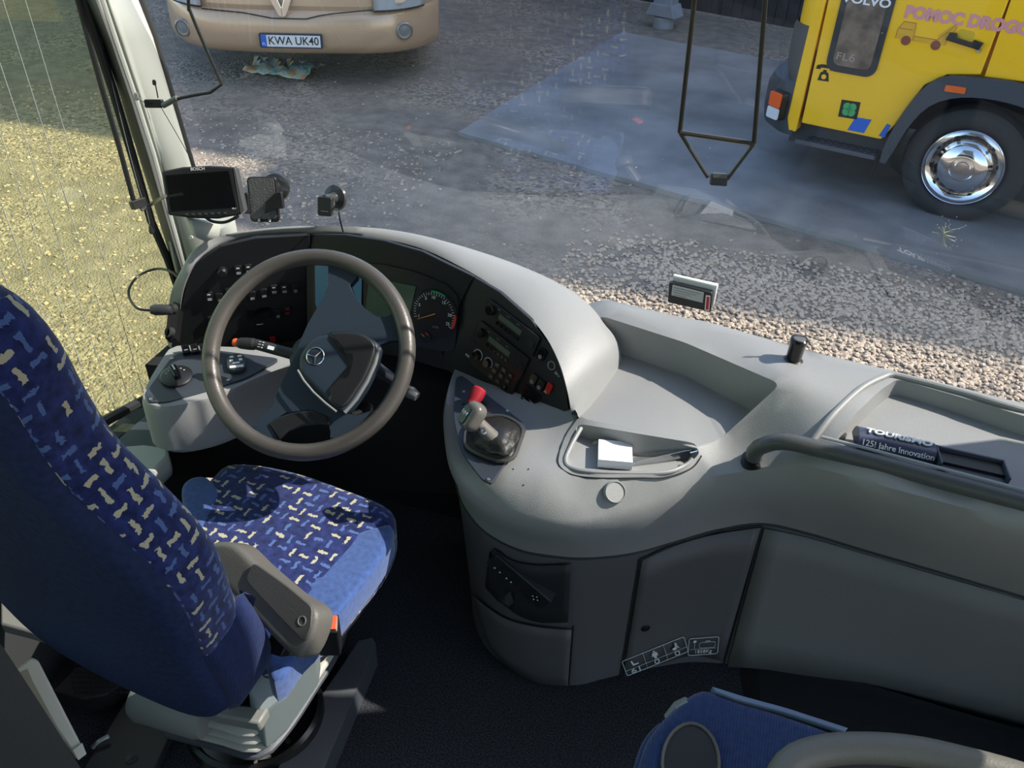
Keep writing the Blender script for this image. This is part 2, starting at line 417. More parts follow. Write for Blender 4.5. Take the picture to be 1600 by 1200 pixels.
# ================================================================== outside ground
bm = bmesh.new(); add_poly(bm, [(-40, -30, GZ-.2), (40, -30, GZ-.2), (40, 60, GZ-.2), (-40, 60, GZ-.2)], Vector((0, 0, .2)))
structure('ground', bm, GROUND, smooth=False)
# concrete slab, its edges run 17 degrees off the bus
slab_pts = [Z(716, 212, GZ), Z(1600, 462, GZ), Z(1600, 462, GZ) + Vector((8, -2.5, 0)), Vector((12, 6, GZ)), Z(1215, 100, GZ) + (Z(1215, 100, GZ)-Z(972, 54, GZ))*5, Z(972, 54, GZ)]
pp = []
for i in range(len(slab_pts)):
    a, b = slab_pts[i], slab_pts[(i+1) % len(slab_pts)]
    k = max(1, int((b-a).length/.12))
    for j in range(k):
        q = a.lerp(b, j/k); q.z = GZ; q += Vector((random.uniform(-1, 1), random.uniform(-1, 1), 0))*(.012 if j else 0); pp.append(q)
vo, T = cdt([(p.x, p.y) for p in pp], [])
bm = bmesh.new(); vs = [bm.verts.new((v.x, v.y, GZ+.035)) for v in vo]
for t in T: bm.faces.new([vs[i] for i in t])
lo = [bm.verts.new((p.x, p.y, GZ-.01)) for p in pp]
for i in range(len(pp)):
    j = (i+1) % len(pp)
    try: bm.faces.new((vs[i], vs[j], lo[j], lo[i]))
    except Exception: pass
structure('concrete_slab', bm, SLAB, smooth=False)
# loose stones lying in view in front of the bus: nobody could count them
bm = bmesh.new()
ico = bmesh.new(); bmesh.ops.create_icosphere(ico, subdivisions=1, radius=1); iv = [v.co.copy() for v in ico.verts]; jf = [[v.index for v in f.verts] for f in ico.faces]; ico.free()
def stone(p, r):
    R = Matrix.Rotation(random.random()*6.3, 3, 'Z') @ Matrix.Rotation(random.random()*3, 3, 'X')
    s = Vector((r*random.uniform(.8, 1.4), r*random.uniform(.6, 1.1), r*random.uniform(.5, .9)))
    vs = []
    for c in iv:
        q = R @ Vector((c.x*s.x, c.y*s.y, c.z*s.z))*random.uniform(.85, 1.12); vs.append(bm.verts.new((p[0]+q.x, p[1]+q.y, p[2]+q.z*.8)))
    for f in jf: bm.faces.new([vs[i] for i in f])
random.seed(3)
for i in range(9500):
    x = random.uniform(-1.0, 2.6); y = random.uniform(3.9, 5.35)
    if y > 4.95 and random.random() < (y-4.95)/.45: continue
    if x < -.3 and random.random() < (-.3-x)/.9: continue
    stone((x, y, GZ+.006), random.uniform(.009, .021))
for i in range(600):
    x = random.uniform(-6, 3); y = random.uniform(4.2, 10); stone((x, y, GZ+.003), random.uniform(.006, .016))
for i in range(3800):
    x = random.uniform(-7, -2.2); y = random.uniform(1.5, 6.5); stone((x, y, GZ+.002), random.uniform(.006, .018))
STONE = mat('pebble_stone', (.46, .365, .275), .9, var=.35, vscale=45, spec=.15)
g = obj('gravel', bm, STONE, smooth=False)
tagit(g, 'tan crushed gravel and loose stones in front of the dashboard', 'gravel', kind='stuff')

# fence at the back
a = Z(1060, 40, GZ); dirf = Vector((math.cos(rad(-20)), math.sin(rad(-20)), 0)); FF = Frame(a + Vector((0, .9, 0)) - dirf*3.0, dirf, (0, 0, 1))
fe = thing('board_fence', FF.o, 'dark board fence with a pale rail beyond the concrete slab', 'fence')
bm = bmesh.new(); u = 0
while u < 14:
    add_box(bm, FF, u, 0.02, -.03, u+.135, 2.2, 0); u += .145
obj('boards', bm, FENCEM, fe, smooth=False)
for v in (.62, 1.6):
    bm = bmesh.new(); add_box(bm, FF, 0, v, 0, 14, v+.06, .04); obj('rail', bm, mat('fence_rail', (.1, .1, .11), .6), fe, smooth=False)
# steel post foot in the gap
PF = Frame(Z(1036, 40, GZ+.02), dirf, (0, 0, 1))
po = thing('steel_post', PF.o, 'grey steel post on a round foot behind the slab, in front of the fence', 'post')
prism('post_shaft', PF, rect(-.12, .22, .12, 2.0), -.1, .1, mat('galvanised', (.3, .32, .35), .5, var=.2), po, smooth=False, bevel=.01)
prism('base_plate', PF, [(-.2, .12), (.2, .12), (.14, .26), (-.14, .26)], -.13, .13, MATS['galvanised'], po, smooth=False, bevel=.01)
lathe('foot', Frame(PF.o + Vector((0, 0, -.02)), dirf, (dirf.y*-1, dirf.x, 0)), [(.02, 0), (.13, 0), (.13, .13), (.02, .14)], MATS['galvanised'], po)
# crumpled sheet standing in for a windshield reflection, in front of the gold coach
bm = bmesh.new(); b0 = Z(446, 112, GZ)
rows = []
for i in range(9):
    rows.append([b0 + Vector(((j-6)*.055, (i-4)*.06, .02 + .09*max(0, math.sin(i*.4))*abs(math.sin(j*.9+i)) + random.uniform(0, .025))) for j in range(13)])
add_loft(bm, rows)
m, t, b_, N, L = nodes('reflection_print'); tc = N('ShaderNodeTexCoord'); n_ = N('ShaderNodeTexNoise'); n_.inputs['Scale'].default_value = 4.5; n_.inputs['Distortion'].default_value = 1.5; L(tc.outputs['Object'], n_.inputs[0])
r_ = N('ShaderNodeValToRGB'); e = r_.color_ramp.elements; e[0].position = .36; e[0].color = (.1, .3, .22, 1); e[1].position = .66; e[1].color = (.45, .25, .15, 1); q = e.new(.5); q.color = (.45, .5, .42, 1); q = e.new(.56); q.color = (.5, .42, .2, 1)
L(n_.outputs[0], r_.inputs[0]); L(r_.outputs[0], b_.inputs[0])
g = obj('reflection_sheet', bm, m, solid=.004); tagit(g, 'crumpled green and orange sheet in place of a windshield reflection, on the ground below the licence plate', 'reflection stand-in')

# unseen building added at right; its roof edge throws the shade over the yard
wf = Frame((12.4, 10, GZ), (1, 0, 0), (0, 0, 1))
GZ_ = GZ
wr = thing('shade_building', wf.o, 'tall pale unseen building added at right to shade the yard', 'shade blocker')
prism('wall', wf, rect(0, 0, 30, 15.25), -14, 0, mat('shade_building_wall', (.4, .39, .36), .8, var=.1, vscale=1), wr, smooth=False)
prism('roof', wf, rect(-.15, 15.25, 30.15, 15.55), -14.1, .1, mat('shade_building_roof', (.15, .15, .16), .7), wr, smooth=False)
prism('shade_vent', wf, rect(5.2, 15.55, 6.4, 16.0), -1.2, -.3, MATS['shade_building_roof'], wr, smooth=False)
prism('shade_wing', Frame((5.6, 10, GZ), (1, 0, 0), (0, 0, 1)), rect(0, 0, 7.3, 12.7), -14, 0, MATS['shade_building_wall'], wr, smooth=False)
# ================================================================== gold coach ahead
ga = rad(20); GX = Vector((math.cos(ga), math.sin(ga), 0)); G = Frame((-4.2, 7.25, GZ), GX, (0, 0, 1))
gc = thing('coach', G.w(.1, 0, -1), 'gold coach parked facing the windshield, only its front bumper in view', 'bus')
def front_depth(u): 
    t = min(1, abs(u-.1)/1.27); return -.55*t**5 - .05*t*t
def gold_row(z, s=1, back=0):
    us = [(.1 + 1.27*math.sin(rad(-90+180*i/40))) for i in range(41)]
    pts = [G.w(u, z, front_depth(u)*1.0 - back) for u in us]
    return [G.w(-1.17, z, -9)] + pts + [G.w(1.37, z, -9)]
loft('body_panel', [gold_row(.74, back=.0), gold_row(1.05, back=.03), gold_row(1.12, back=.05)], GOLD, gc)
loft('windshield', [gold_row(1.12, back=.05), gold_row(2.5, back=.16), gold_row(3.4, back=.28)], DARKGL, gc)
loft('roof', [gold_row(3.4, back=.28), gold_row(3.7, back=.45), [G.w(.1, 3.72, -5)]*43], GOLD, gc)
loft('bumper', [gold_row(.31, back=.1), gold_row(.34, back=.03), gold_row(.42, back=-.03), gold_row(.55, back=-.035), gold_row(.66, back=-.02), gold_row(.69, back=0), gold_row(.7, back=.012), gold_row(.74, back=.0)], GOLD, gc)
loft('underside', [gold_row(.31, back=.1), gold_row(.33, back=.5)], RUBBER, gc)
def gd(u, e=0): return front_depth(u)+e
# centre seam under the emblem
tube('panel_seam', [G.w(u, v, gd(u, .036)) for u, v in [(-.72, .69), (-.35, .68), (-.22, .66), (-.1, .64), (.2, .64), (.32, .67), (.45, .69), (.8, .72)]], .006, GASKET, gc, n=6)
for s, u0, u1, lu in ((-1, -1.1, -.72, 'left'), (1, .8, 1.24, 'right')):
    us = [u0 + (u1-u0)*i/8 for i in range(9)]
    rows = [[G.w(u, z, gd(u, e)) for u in us] for z, e in ((.71, .0), (.72, .05), (.98, .05), (1.0, 0))]
    h = loft('headlight', rows, LAMPG, gc, solid=.01); 
    tube('trim_line', [G.w(u, .712, gd(u, .052)) for u in us], .011, BLACK, h, n=6)
    lathe('reflector', Frame(G.w((u0+u1)/2, .85, gd((u0+u1)/2, .03)), G.x, G.y), [(.01, .02), (.06, .03), (.085, .045), (.001, .046)], CHROME, h, n=20)
for u, v in ((-.952, .49), (1.061, .525)):
    n = (G.n + G.x*(-.35 if u < 0 else .3)).normalized(); ff = toward(G.w(u, v, gd(u, .052)), n)
    h = lathe('fog_light', ff, [(.001, -.03), (.075, -.03), (.078, .018), (.066, .024), (.064, .012), (.001, .006)], mat('fog_ring', (.3, .27, .24), .3, metal=.6), gc, n=28)
    lathe('lens', ff, [(.001, .0), (.05, .0), (.048, .012), (.001, .018)], mat('fog_lens', (.2, .2, .2), .12, bump=.6, scale=60), h, n=24)
pu0, pv0 = G.uv(407, 53); pu1, pv1 = G.uv(505, 71); pc = ((pu0+pu1)/2, .455)
PL = G.at(pc[0], pc[1], .06)
pl = prism('licence_plate', PL, rrect(0, 0, .56, .125, .012), -.02, .004, mat('plate_frame', (.02, .03, .07), .4), gc)
prism('plate_face', PL, rect(-.262, -.05, .262, .05), .004, .008, WHITE, pl, smooth=False)
prism('country_band', PL, rect(-.262, -.05, -.215, .05), .0082, .010, BLUE, pl, smooth=False)
text('plate_country', 'PL', PL.at(-.238, -.028, .0105), .035, WHITE, pl)
text('plate_number', 'KWA UK40', PL.at(.024, 0, .0085), .098, BLACK, pl, wide=.92, bold=.001)
text('plate_seal', '\u2022', PL.at(-.013, -.01, .0087), .06, mat('seal_red', (.6, .3, .3), .5), pl)
# chrome emblem above the plate
em = G.at(.0, .755, .05)
bm = bmesh.new()
for s in (-1, 1): add_poly(bm, [em.w(x, y, 0) for x, y in ((0, -.1), (s*.035, -.085), (s*.1, .06), (s*.1, .13), (s*.06, .13), (0, -.02))][::s], em.n*.02)
obj('emblem', bm, CHROME, gc, smooth=False, bevel=.004)

# ================================================================== yellow tow truck
ta = rad(-15); TX = Vector((math.cos(ta), math.sin(ta), 0)); T_ = Frame((1.459, 6.281, GZ), TX, (0, 0, 1))
tr = thing('tow_truck', T_.w(0, 0, -1), 'yellow recovery truck parked on the slab, door and front wheel in view', 'truck')
def tp(*pts): return [T_.uv(*p) for p in pts]
arch_in = tp((1380, 245), (1395, 215), (1420, 180), (1450, 152), (1490, 140), (1540, 140), (1590, 152)) 
# door: one panel bounded by the sill, the front shut line, the rear shut line and the wheel arch
door = tp((1252, 192), (1376, 218)) + tp((1398, 196), (1420, 165), (1445, 133), (1480, 117), (1532, 117)) + [(-.10, 1.47), (-.10, 2.0), (-1.17, 2.0), (-1.17, 1.32)]
dr = prism('door', T_, door, -.06, 0, YEL, tr, smooth=False, bevel=.008)
cabf = [(-1.185, .41), (-1.185, 2.55), (-1.24, 2.55), (-1.27, .5), (-1.24, .41)]
prism('front_pillar', T_, cabf, -.5, -.005, YEL, tr, smooth=False, bevel=.01)
prism('cab_side', T_, [(-1.17, 2.01), (-.1, 2.01), (.5, 2.01), (.5, 2.55), (-1.17, 2.55)], -.3, -.01, YEL, tr, smooth=False)
prism('rear_panel', T_, tp((1538, 120), (1600, 128)) + [(.9, .93), (.9, 2.0), (-.09, 2.0)], -.3, 0, YEL, tr, smooth=False, bevel=.006)
bm = bmesh.new(); add_box(bm, T_, -1.25, .98, -2.2, .9, 2.5, -.07); obj('cab_core', bm, YEL, tr, smooth=False)
bm = bmesh.new(); add_box(bm, T_, -1.25, .3, -2.1, -.55, .5, -.12); add_box(bm, T_, -1.1, .45, -2.0, 5.2, .97, -.5); add_box(bm, T_, -1.16, .5, -.5, -.62, .97, -.08); obj('chassis', bm, TRUCKD, tr, smooth=False)
bm = bmesh.new(); add_box(bm, T_, 1.0, .75, -2.2, 5.2, 2.6, 0); obj('recovery_body', bm, YEL, tr, smooth=False)
# front corner: yellow upper shell, grey deflector, dark bumper with lamp
def corner_rows(u0, dep, zs, lean=0):
    rows = []
    for z, k in zs:
        rows.append([T_.w(-1.21 - u0*math.sin(rad(a))*k, z, -dep*(1-math.cos(rad(a))) - .005) for a in range(0, 91, 10)] + [T_.w(-1.21-u0*k, z, -2.0)])
    return rows
loft('cab_front', corner_rows(.16, .2, [(1.03, 1), (1.4, 1.02), (2.5, 1)]), YEL, tr)
loft('corner_deflector', corner_rows(.2, .26, [(.72, .55), (.76, .85), (.85, 1), (1.1, 1.03), (1.14, .95)]), mat('deflector_grey', (.085, .08, .075), .6, bump=.3, scale=80), tr)
bmpr = loft('front_bumper', corner_rows(.34, .42, [(.38, .75), (.4, .95), (.5, 1), (.66, 1), (.74, .9), (.76, .55)]), TRUCKD, tr)
lf = T_.px(1215, 166, .0, rad(-3))
lamp = Frame(T_.w(-1.345, .575, -.05), (T_.x*.78+T_.n*.62), (0, 0, 1))
lamp.n = lamp.x.cross(lamp.y); 
if lamp.n.dot(CAM-lamp.o) < 0: lamp = Frame(lamp.o, -lamp.x, (0, 0, 1))
lf = toward(T_.w(-1.37, .575, .0), (T_.n*.85 - T_.x*.5).normalized())
k = prism('indicator_lamp', lf, rrect(0, 0, .13, .2, .02), -.05, .01, BLACK, tr)
prism('amber_lens', lf, rrect(0, .042, .115, .105, .012), .01, .02, mat('amber_lens', (.9, .13, .02), .2), k)
prism('clear_lens', lf, rrect(0, -.055, .115, .08, .012), .01, .02, mat('clear_lens', (.7, .72, .75), .2, bump=.4, scale=60), k)
# door window
wq = tp((1296, 96), (1300, 100), (1352, 108), (1364, 98), (1388, 5), (1392, -60), (1330, -60), (1313, 5))
cxm = sum(a for a, b in wq)/8; cym = sum(b for a, b in wq)/8
prism('window_frame', T_, rrect(-.915, 1.24, .34, .72, .07, 6), -.01, .012, mat('window_rubber', (.03, .032, .035), .5), tr)
prism('door_window', T_, rrect(-.915, 1.2, .255, .55, .045, 6), .012, .015, mat('pane_reflection', (.19, .145, .11), .12, var=.5, vscale=9), tr)  # brown mottle paints a pebbly reflection into the pane
text('window_lettering', 'VOLVO', T_.px(1355, 1, .016), .075, MARK, tr, wide=1.25, bold=.002)
text('model_lettering', 'FL6', T_.px(1322, 89, .016), .07, mat('faded_text', (.35, .3, .26), .5), tr, wide=1.3)
tx0 = T_.uv(1410, 20); tx1 = T_.uv(1600, 48)
text('door_lettering', 'POMOC DROGOWA', T_.at(-.67, 1.318, .002), .1, PINK, tr, wide=.98, bold=.006, align='LEFT')
# tow truck drawing on the door
DW = T_.px(1441, 66, .002); OCH = mat('drawing_line', (.5, .22, .02), .5); OC2 = mat('drawing_fill', (.72, .4, .02), .5)
bm = bmesh.new(); add_poly(bm, [DW.w(x*.85, y*.72) for x, y in ((-.2, .0), (-.2, .08), (-.17, .15), (-.08, .15), (-.07, .04), (.1, .04), (.1, .08), (.16, .16), (.2, .19), (.21, .17), (.15, .1), (.17, .02), (.17, 0))], DW.n*.001)
dw = obj('truck_drawing', bm, OC2, tr, smooth=False)
for x in (-.12, .1):
    lathe('drawn_wheel', DW.at(x*.85, -.005, .001), [(.016, 0), (.03, 0), (.03, .001), (.016, .001)], mat('drawn_wheel', (.25, .07, .04), .5), dw, n=20)
bm = bmesh.new()
for a_, b_2 in (((-.2, 0), (-.2, .08)), ((-.2, .08), (-.17, .15)), ((-.17, .15), (-.08, .15)), ((-.08, .15), (-.07, 0)), ((-.07, .04), (.1, .04)), ((.1, .04), (.2, .19)), ((.16, .02), (.21, .17)), ((-.19, .09), (-.09, .09))):
    add_tube(bm, [DW.w(a_[0]*.85, a_[1]*.72, .001), DW.w(b_2[0]*.85, b_2[1]*.72, .001)], .0025, 4)
obj('drawing_outline', bm, OCH, dw, smooth=False)
# handle, lock, marker lamp, stickers
hf = T_.px(1508, 63, .0, rad(-6))
hh = prism('door_handle', hf, [(-.11, -.022), (.1, -.03), (.11, .015), (.05, .02), (.045, -.0), (-.05, .005), (-.06, .03), (-.105, .025)], 0, .03, BLACK, tr, bevel=.004)
prism('handle_recess', hf, rrect(-.01, .035, .1, .05, .02), -.004, .004, mat('yellow_dark', (.62, .42, .01), .4), hh)
lathe('door_lock', T_.px(1529, 79), [(.001, 0), (.016, 0), (.014, .008), (.001, .009)], STEEL, tr, n=16)
prism('marker_lamp', T_.px(1495, 136, .06, rad(2)), rrect(0, 0, .125, .04, .005), -.02, .01, mat('marker_orange', (.75, .13, .02), .3), tr)
ph = T_.px(1288, 116, .001, rad(2)); bm = bmesh.new()
add_poly(bm, [ph.w(x, y) for x, y in ((-.04, -.045), (.04, -.045), (.028, .01), (.012, .018), (.012, .03), (-.012, .03), (-.012, .018), (-.028, .01))], ph.n*.001)
add_poly(bm, [ph.w(x, y) for x, y in ((-.065, .03), (-.035, .03), (-.03, .042), (.03, .042), (.035, .03), (.065, .03), (.06, .055), (.03, .065), (-.03, .065), (-.06, .055))], ph.n*.001)
st = obj('phone_sticker', bm, BLACK, tr, smooth=False)
lathe('dial_disc', ph.at(0, -.017, .001), [(.001, 0), (.017, 0), (.017, .001), (.001, .001)], YEL, st, n=18)
cl = T_.px(1327, 171, .001, rad(2))
st = prism('clover_sticker', cl, rect(-.065, -.06, .065, .06), 0, .001, BLACK, tr, smooth=False)
bm = bmesh.new()
for a in (45, 135, 225, 315):
    add_lathe(bm, cl.at(.026*math.cos(rad(a)), .026*math.sin(rad(a)), .0012), [(.001, 0), (.027, 0), (.027, .001), (.001, .001)], 16)
obj('clover_leaves', bm, mat('clover_green', (.06, .4, .12), .5), st, smooth=False)
prism('blue_stripe', T_, tp((1324, 203), (1350, 208), (1362, 187), (1337, 183)), 0, .002, BLUE, tr, smooth=False)
prism('blue_stripe', T_, tp((1373, 212), (1382, 215), (1392, 196), (1386, 193)), 0, .002, BLUE, tr, smooth=False)
# step
sf = Frame(T_.w(-.88, .375, .02), T_.x, -T_.n)
stp = prism('entry_step', Frame(T_.w(-.885, .37, 0), T_.x, -T_.n), [(-.285, -.03), (.29, -.03), (.27, .16), (-.18, .16)], -.03, .0, mat('step_metal', (.09, .09, .1), .5), tr, smooth=False, bevel=.004)
bm = bmesh.new()
for i in range(9):
    for j in range(4):
        q = Frame(T_.w(-.885-.2+i*.055+(j % 2)*.02, .3705, -.005-.035*j), T_.x, -T_.n); add_box(bm, q, -.018, -.006, 0, .018, .006, .001)
obj('step_slots', bm, RUBBER, stp, smooth=False)
prism('step_wall', T_, [(-1.17, .36), (-.56, .36), (-.56, .5), (-1.17, .5)], -.22, -.17, YEL, tr, smooth=False)
# wheel arch
def arc_pts(r, a0, a1, n, cx=-.02, cz=.40): return [(cx + r*math.cos(rad(a0+(a1-a0)*i/n)), cz + r*math.sin(rad(a0+(a1-a0)*i/n))) for i in range(n+1)]
flare_o = tp((1376, 250), (1385, 222), (1410, 178), (1440, 140), (1476, 118), (1535, 120), (1600, 130)) + [(.5, .93), (.66, .6)]
flare_i = tp((1386, 252), (1400, 230), (1422, 195), (1452, 164), (1490, 150), (1540, 150), (1600, 164)) + [(.45, .8), (.56, .6)]
bm = bmesh.new()
a_ = crv([(u, v, 0) for u, v in flare_o], 24); b_2 = crv([(u, v, 0) for u, v in flare_i], 24)
add_loft(bm, [[T_.w(p.x, p.y, .0) for p in a_], [T_.w(p.x, p.y, .05) for p in a_], [T_.w(p.x, p.y, .07) for p in b_2], [T_.w(p.x, p.y, -.5) for p in b_2]])
obj('wheel_arch', bm, TRUCKD, tr)
tube('mud_flap', [T_.w(*T_.uv(*p), -.03) for p in ((1378, 240), (1366, 258), (1356, 285))], [.02, .018, .004], RUBBER, tr, flat=.4)
# wheel
WF = Frame(T_.w(-.03, .405, -.02), T_.x, (0, 0, 1))
wh = lathe('front_wheel', WF, [(.2, -.22), (.33, -.23), (.385, -.2), (.4, -.15), (.4, -.06), (.385, -.015), (.35, .01), (.295, .014), (.262, -.005), (.25, -.03)], TYRE, tr, n=56)
lathe('wheel_rim', WF, [(.1, -.1), (.262, -.08), (.266, .0), (.256, .018), (.246, .008), (.238, -.012), (.21, -.03), (.182, -.03), (.166, -.01), (.155, .03), (.12, .052), (.08, .056), (.075, .045), (.055, .047), (.05, .062), (.001, .064)], mat('chrome_rim', (.75, .76, .78), .1, metal=1), wh, n=56)
for k in range(10):
    a = rad(36*k+10); lathe('hand_hole', WF.at(.212*math.cos(a), .212*math.sin(a), -.031), [(.001, 0), (.015, 0), (.015, .004), (.001, .004)], BLACK, wh, n=12, smooth=False)

# ================================================================== bus shell around the driver
XL, XR = -1.36, 1.16
def quad_struct(name, pts, m, thick=.04, **k):
    P = [Vector(p) for p in pts]; n = (P[1]-P[0]).cross(P[2]-P[0]).normalized()
    bm = bmesh.new(); add_poly(bm, P, n*thick); return structure(name, bm, m, smooth=False, **k)
quad_struct('floor', [(XL, -3.2, -.04), (XR, -3.2, -.04), (XR, 1.78, -.04), (XL, 1.78, -.04)], CARPET, .04)
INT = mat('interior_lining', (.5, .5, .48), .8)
quad_struct('ceiling', [(XL, -3.2, 2.75), (XR, -3.2, 2.75), (XR, 1.32, 2.75), (XL, 1.32, 2.75)], INT, .06)
quad_struct('wall_back', [(XL, -3.2, 0), (XR, -3.2, 0), (XR, -3.2, 2.75), (XL, -3.2, 2.75)], INT)
# left wall below the driver window; the sill drops towards the front
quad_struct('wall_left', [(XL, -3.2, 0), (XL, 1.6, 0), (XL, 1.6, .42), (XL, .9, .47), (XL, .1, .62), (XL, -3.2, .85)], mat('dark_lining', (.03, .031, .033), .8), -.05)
quad_struct('wall_left_upper', [(XL, -3.2, 1.95), (XL, 1.2, 1.95), (XL, 1.2, 2.78), (XL, -3.2, 2.78)], INT, -.05)
quad_struct('wall_right', [(XR, -3.2, 0), (XR, -.3, 0), (XR, -.3, .85), (XR, -3.2, .85)], INT, .05)
quad_struct('wall_right_upper', [(XR, -3.2, 2.2), (XR, 1.38, 2.2), (XR, 1.38, 2.78), (XR, -3.2, 2.78)], INT, .05)
quad_struct('wall_right_front', [(XR, 1.33, 0), (XR, 1.72, 0), (XR, 1.62, .86), (XR, 1.40, .86)], INT, .05)
quad_struct('trim_7', [(XR, 1.3, .8), (XR, 1.55, .8), (XR, 1.55, 1.33), (XR, 1.73, 1.36), (XR, 1.66, 1.95), (XR, 1.3, 2.0)], INT, .05)  # unseen panel, shaped to keep the sun off the carpet
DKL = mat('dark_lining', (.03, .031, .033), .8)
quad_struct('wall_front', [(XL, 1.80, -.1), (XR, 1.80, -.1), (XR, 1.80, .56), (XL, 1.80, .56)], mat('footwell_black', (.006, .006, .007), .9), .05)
for y in (-1.9, -.45): quad_struct('trim_%d' % (1 if y < -1 else 2), [(XR, y, .8), (XR, y+.15, .8), (XR, y+.15, 2.0), (XR, y, 2.0)], INT, .05)
# entrance door with glass, right of the frame
dd = thing('door_1', (XR, .5, 0), None, None); dd['kind'] = 'structure'; del_ = None
for (y0, z0, y1, z1) in ((-.3, .02, -.22, 2.2), (1.24, .02, 1.32, 2.2), (-.22, .02, 1.24, .12), (-.22, 2.1, 1.24, 2.2), (-.22, .8, 1.24, .86), (.3, 1.3, 1.24, 1.8)):  # the tall last bar is added to keep sun off the carpet
    bm = bmesh.new(); add_poly(bm, [(XR, y0, z0), (XR, y1, z0), (XR, y1, z1), (XR, y0, z1)], Vector((.04, 0, 0))); obj('door_frame', bm, GASKET, dd, smooth=False)
bm = bmesh.new(); add_poly(bm, [(XR+.015, -.22, .1), (XR+.015, 1.24, .1), (XR+.015, 1.24, 2.12), (XR+.015, -.22, 2.12)], Vector((.006, 0, 0))); obj('door_glass', bm, GLASSC, dd, smooth=False)

# windshield: one bowed pane, leaning back
def wsY(x, z):
    t = abs(x+.1)/1.22; return 1.775 - .10*x - .16*t**4*(1 if x < 0 else .4) - (z-.84)*.17
def ws_pt(x, z): return Vector((x, wsY(x, z), z))
xs = [XL+.10 + (XR-XL-.12)*i/30 for i in range(31)]
win = loft('window_1', [[ws_pt(x, z) for x in xs] for z in [.6 + 2.15*i/10 for i in range(11)]], GLASSW); win['kind'] = 'structure'
def ws_hit(px, py, off=0):
    d = ray(px, py); t = 1.0
    for _ in range(40):
        p = CAM + d*t; t = t + (wsY(p.x, p.z)-p.y)/max(.2, d.y + .17*d.z)*.8
    return CAM + d*t - d.normalized()*off
# side window and its heating wires
bm = bmesh.new(); add_poly(bm, [(XL, -3.2, .7), (XL, .1, .55), (XL, .9, .40), (XL, 1.80, .35), (XL, 1.66, 2.05), (XL, -3.2, 2.05)], Vector((-.006, 0, 0)))
w2 = obj('window_2', bm, GLASSL, smooth=False); w2['kind'] = 'structure'
bm = bmesh.new()
for i in range(26):
    y = 1.44 - i*.052 - (.0 if i else 0)
    lo = .50 if y > .9 else .66
    add_tube(bm, [(XL+.004, y + .0, lo), (XL+.004, y-.055, 2.0)], .0008, 4)
obj('heating_wires', bm, mat('heating_wire', (.5, .5, .47), .4), w2, smooth=False)
# rubber channels of the side window
def xl(px, py, x=XL+.012): return Xp(px, py, x)
pc0 = [(118, -10), (160, 125), (190, 235), (236, 365), (283, 470)]
ch = thing('trim_1f', (XL, 1.4, .8), None, None); ch.name = 'trim_3'; ch['kind'] = 'structure'
tube('window_channel', [xl(*p) for p in [(116, -20), (160, 140), (185, 225), (210, 318)]], .006, GASKET, ch, n=8)
tube('window_channel', [xl(*p) for p in [(124, -20), (176, 140), (206, 240), (236, 345), (262, 405), (285, 470)]], .010, GASKET, ch, n=8)
tube('window_channel', [xl(*p) for p in [(132, -20), (172, 115), (200, 215), (225, 320)]], .005, GASKET, ch, n=8)
tube('window_channel', [xl(*p) for p in [(-200, 860), (60, 715), (165, 657), (226, 625)]], .013, GASKET, ch, n=8)
# A-pillar
def pil(px, py, d): return Yp(px, py, d)
ys = [-30, 60, 150, 240, 330, 410, 470]
rows = []
def lerp_tab(y, tab):
    for (a, xa), (b, xb) in zip(tab, tab[1:]):
        if a <= y <= b: return xa + (xb-xa)*(y-a)/(b-a)
    return tab[-1][1] if y > tab[-1][0] else tab[0][1]
left = [(-30, 128), (60, 165), (150, 195), (240, 222), (330, 250), (410, 275), (470, 288)]
inner = [(-30, 148), (60, 178), (150, 209), (240, 238), (330, 262), (410, 285), (470, 300)]
right = [(-30, 200), (60, 235), (150, 262), (240, 290), (330, 318), (410, 340), (470, 356)]
band = [(-30, 214), (60, 246), (150, 272), (240, 298), (330, 325), (410, 350), (470, 366)]
A, B, Cc, Dd = [], [], [], []
for y in ys:
    A.append(Xp(lerp_tab(y, left), y, XL+.02)); B.append(Xp(lerp_tab(y, inner), y, XL+.045) + Vector((0, 0, 0)))
    q = Yp(lerp_tab(y, right), y, wsY(-1.2, 1.2)-.05 - (0)); Cc.append(q)
    q2 = Yp(lerp_tab(y, band), y, wsY(-1.2, 1.2)-.03); Dd.append(q2)
ap = thing('trim_4', (-1.25, 1.5, .8), None, None); ap['kind'] = 'structure'
loft('pillar_edge', [A, [a.lerp(b, .5)+Vector((.012, -.01, 0)) for a, b in zip(A, B)], B], mat('pillar_grey', (.13, .13, .125), .5), ap, solid=.01)
tube('pillar_bead', [b+Vector((.004, -.004, 0)) for b in B], .008, PILLAR, ap)
loft('pillar_cover', [[b + Vector((.012, .004, 0)) for b in B], [b.lerp(c, .12)+Vector((0, -.002, 0)) for b, c in zip(B, Cc)], [b.lerp(c, .3)+Vector((.002, -.003, 0)) for b, c in zip(B, Cc)], [b.lerp(c, .6)+Vector((.003, -.003, 0)) for b, c in zip(B, Cc)], [b.lerp(c, .85)+Vector((.002, -.002, 0)) for b, c in zip(B, Cc)], Cc], PILLAR, ap, solid=.008, angle=85)
tube('pillar_gasket', [c.lerp(d, 1.0)+Vector((0, -.012, 0)) for c, d in zip(Cc, Dd)], .0105, GASKET, ap)
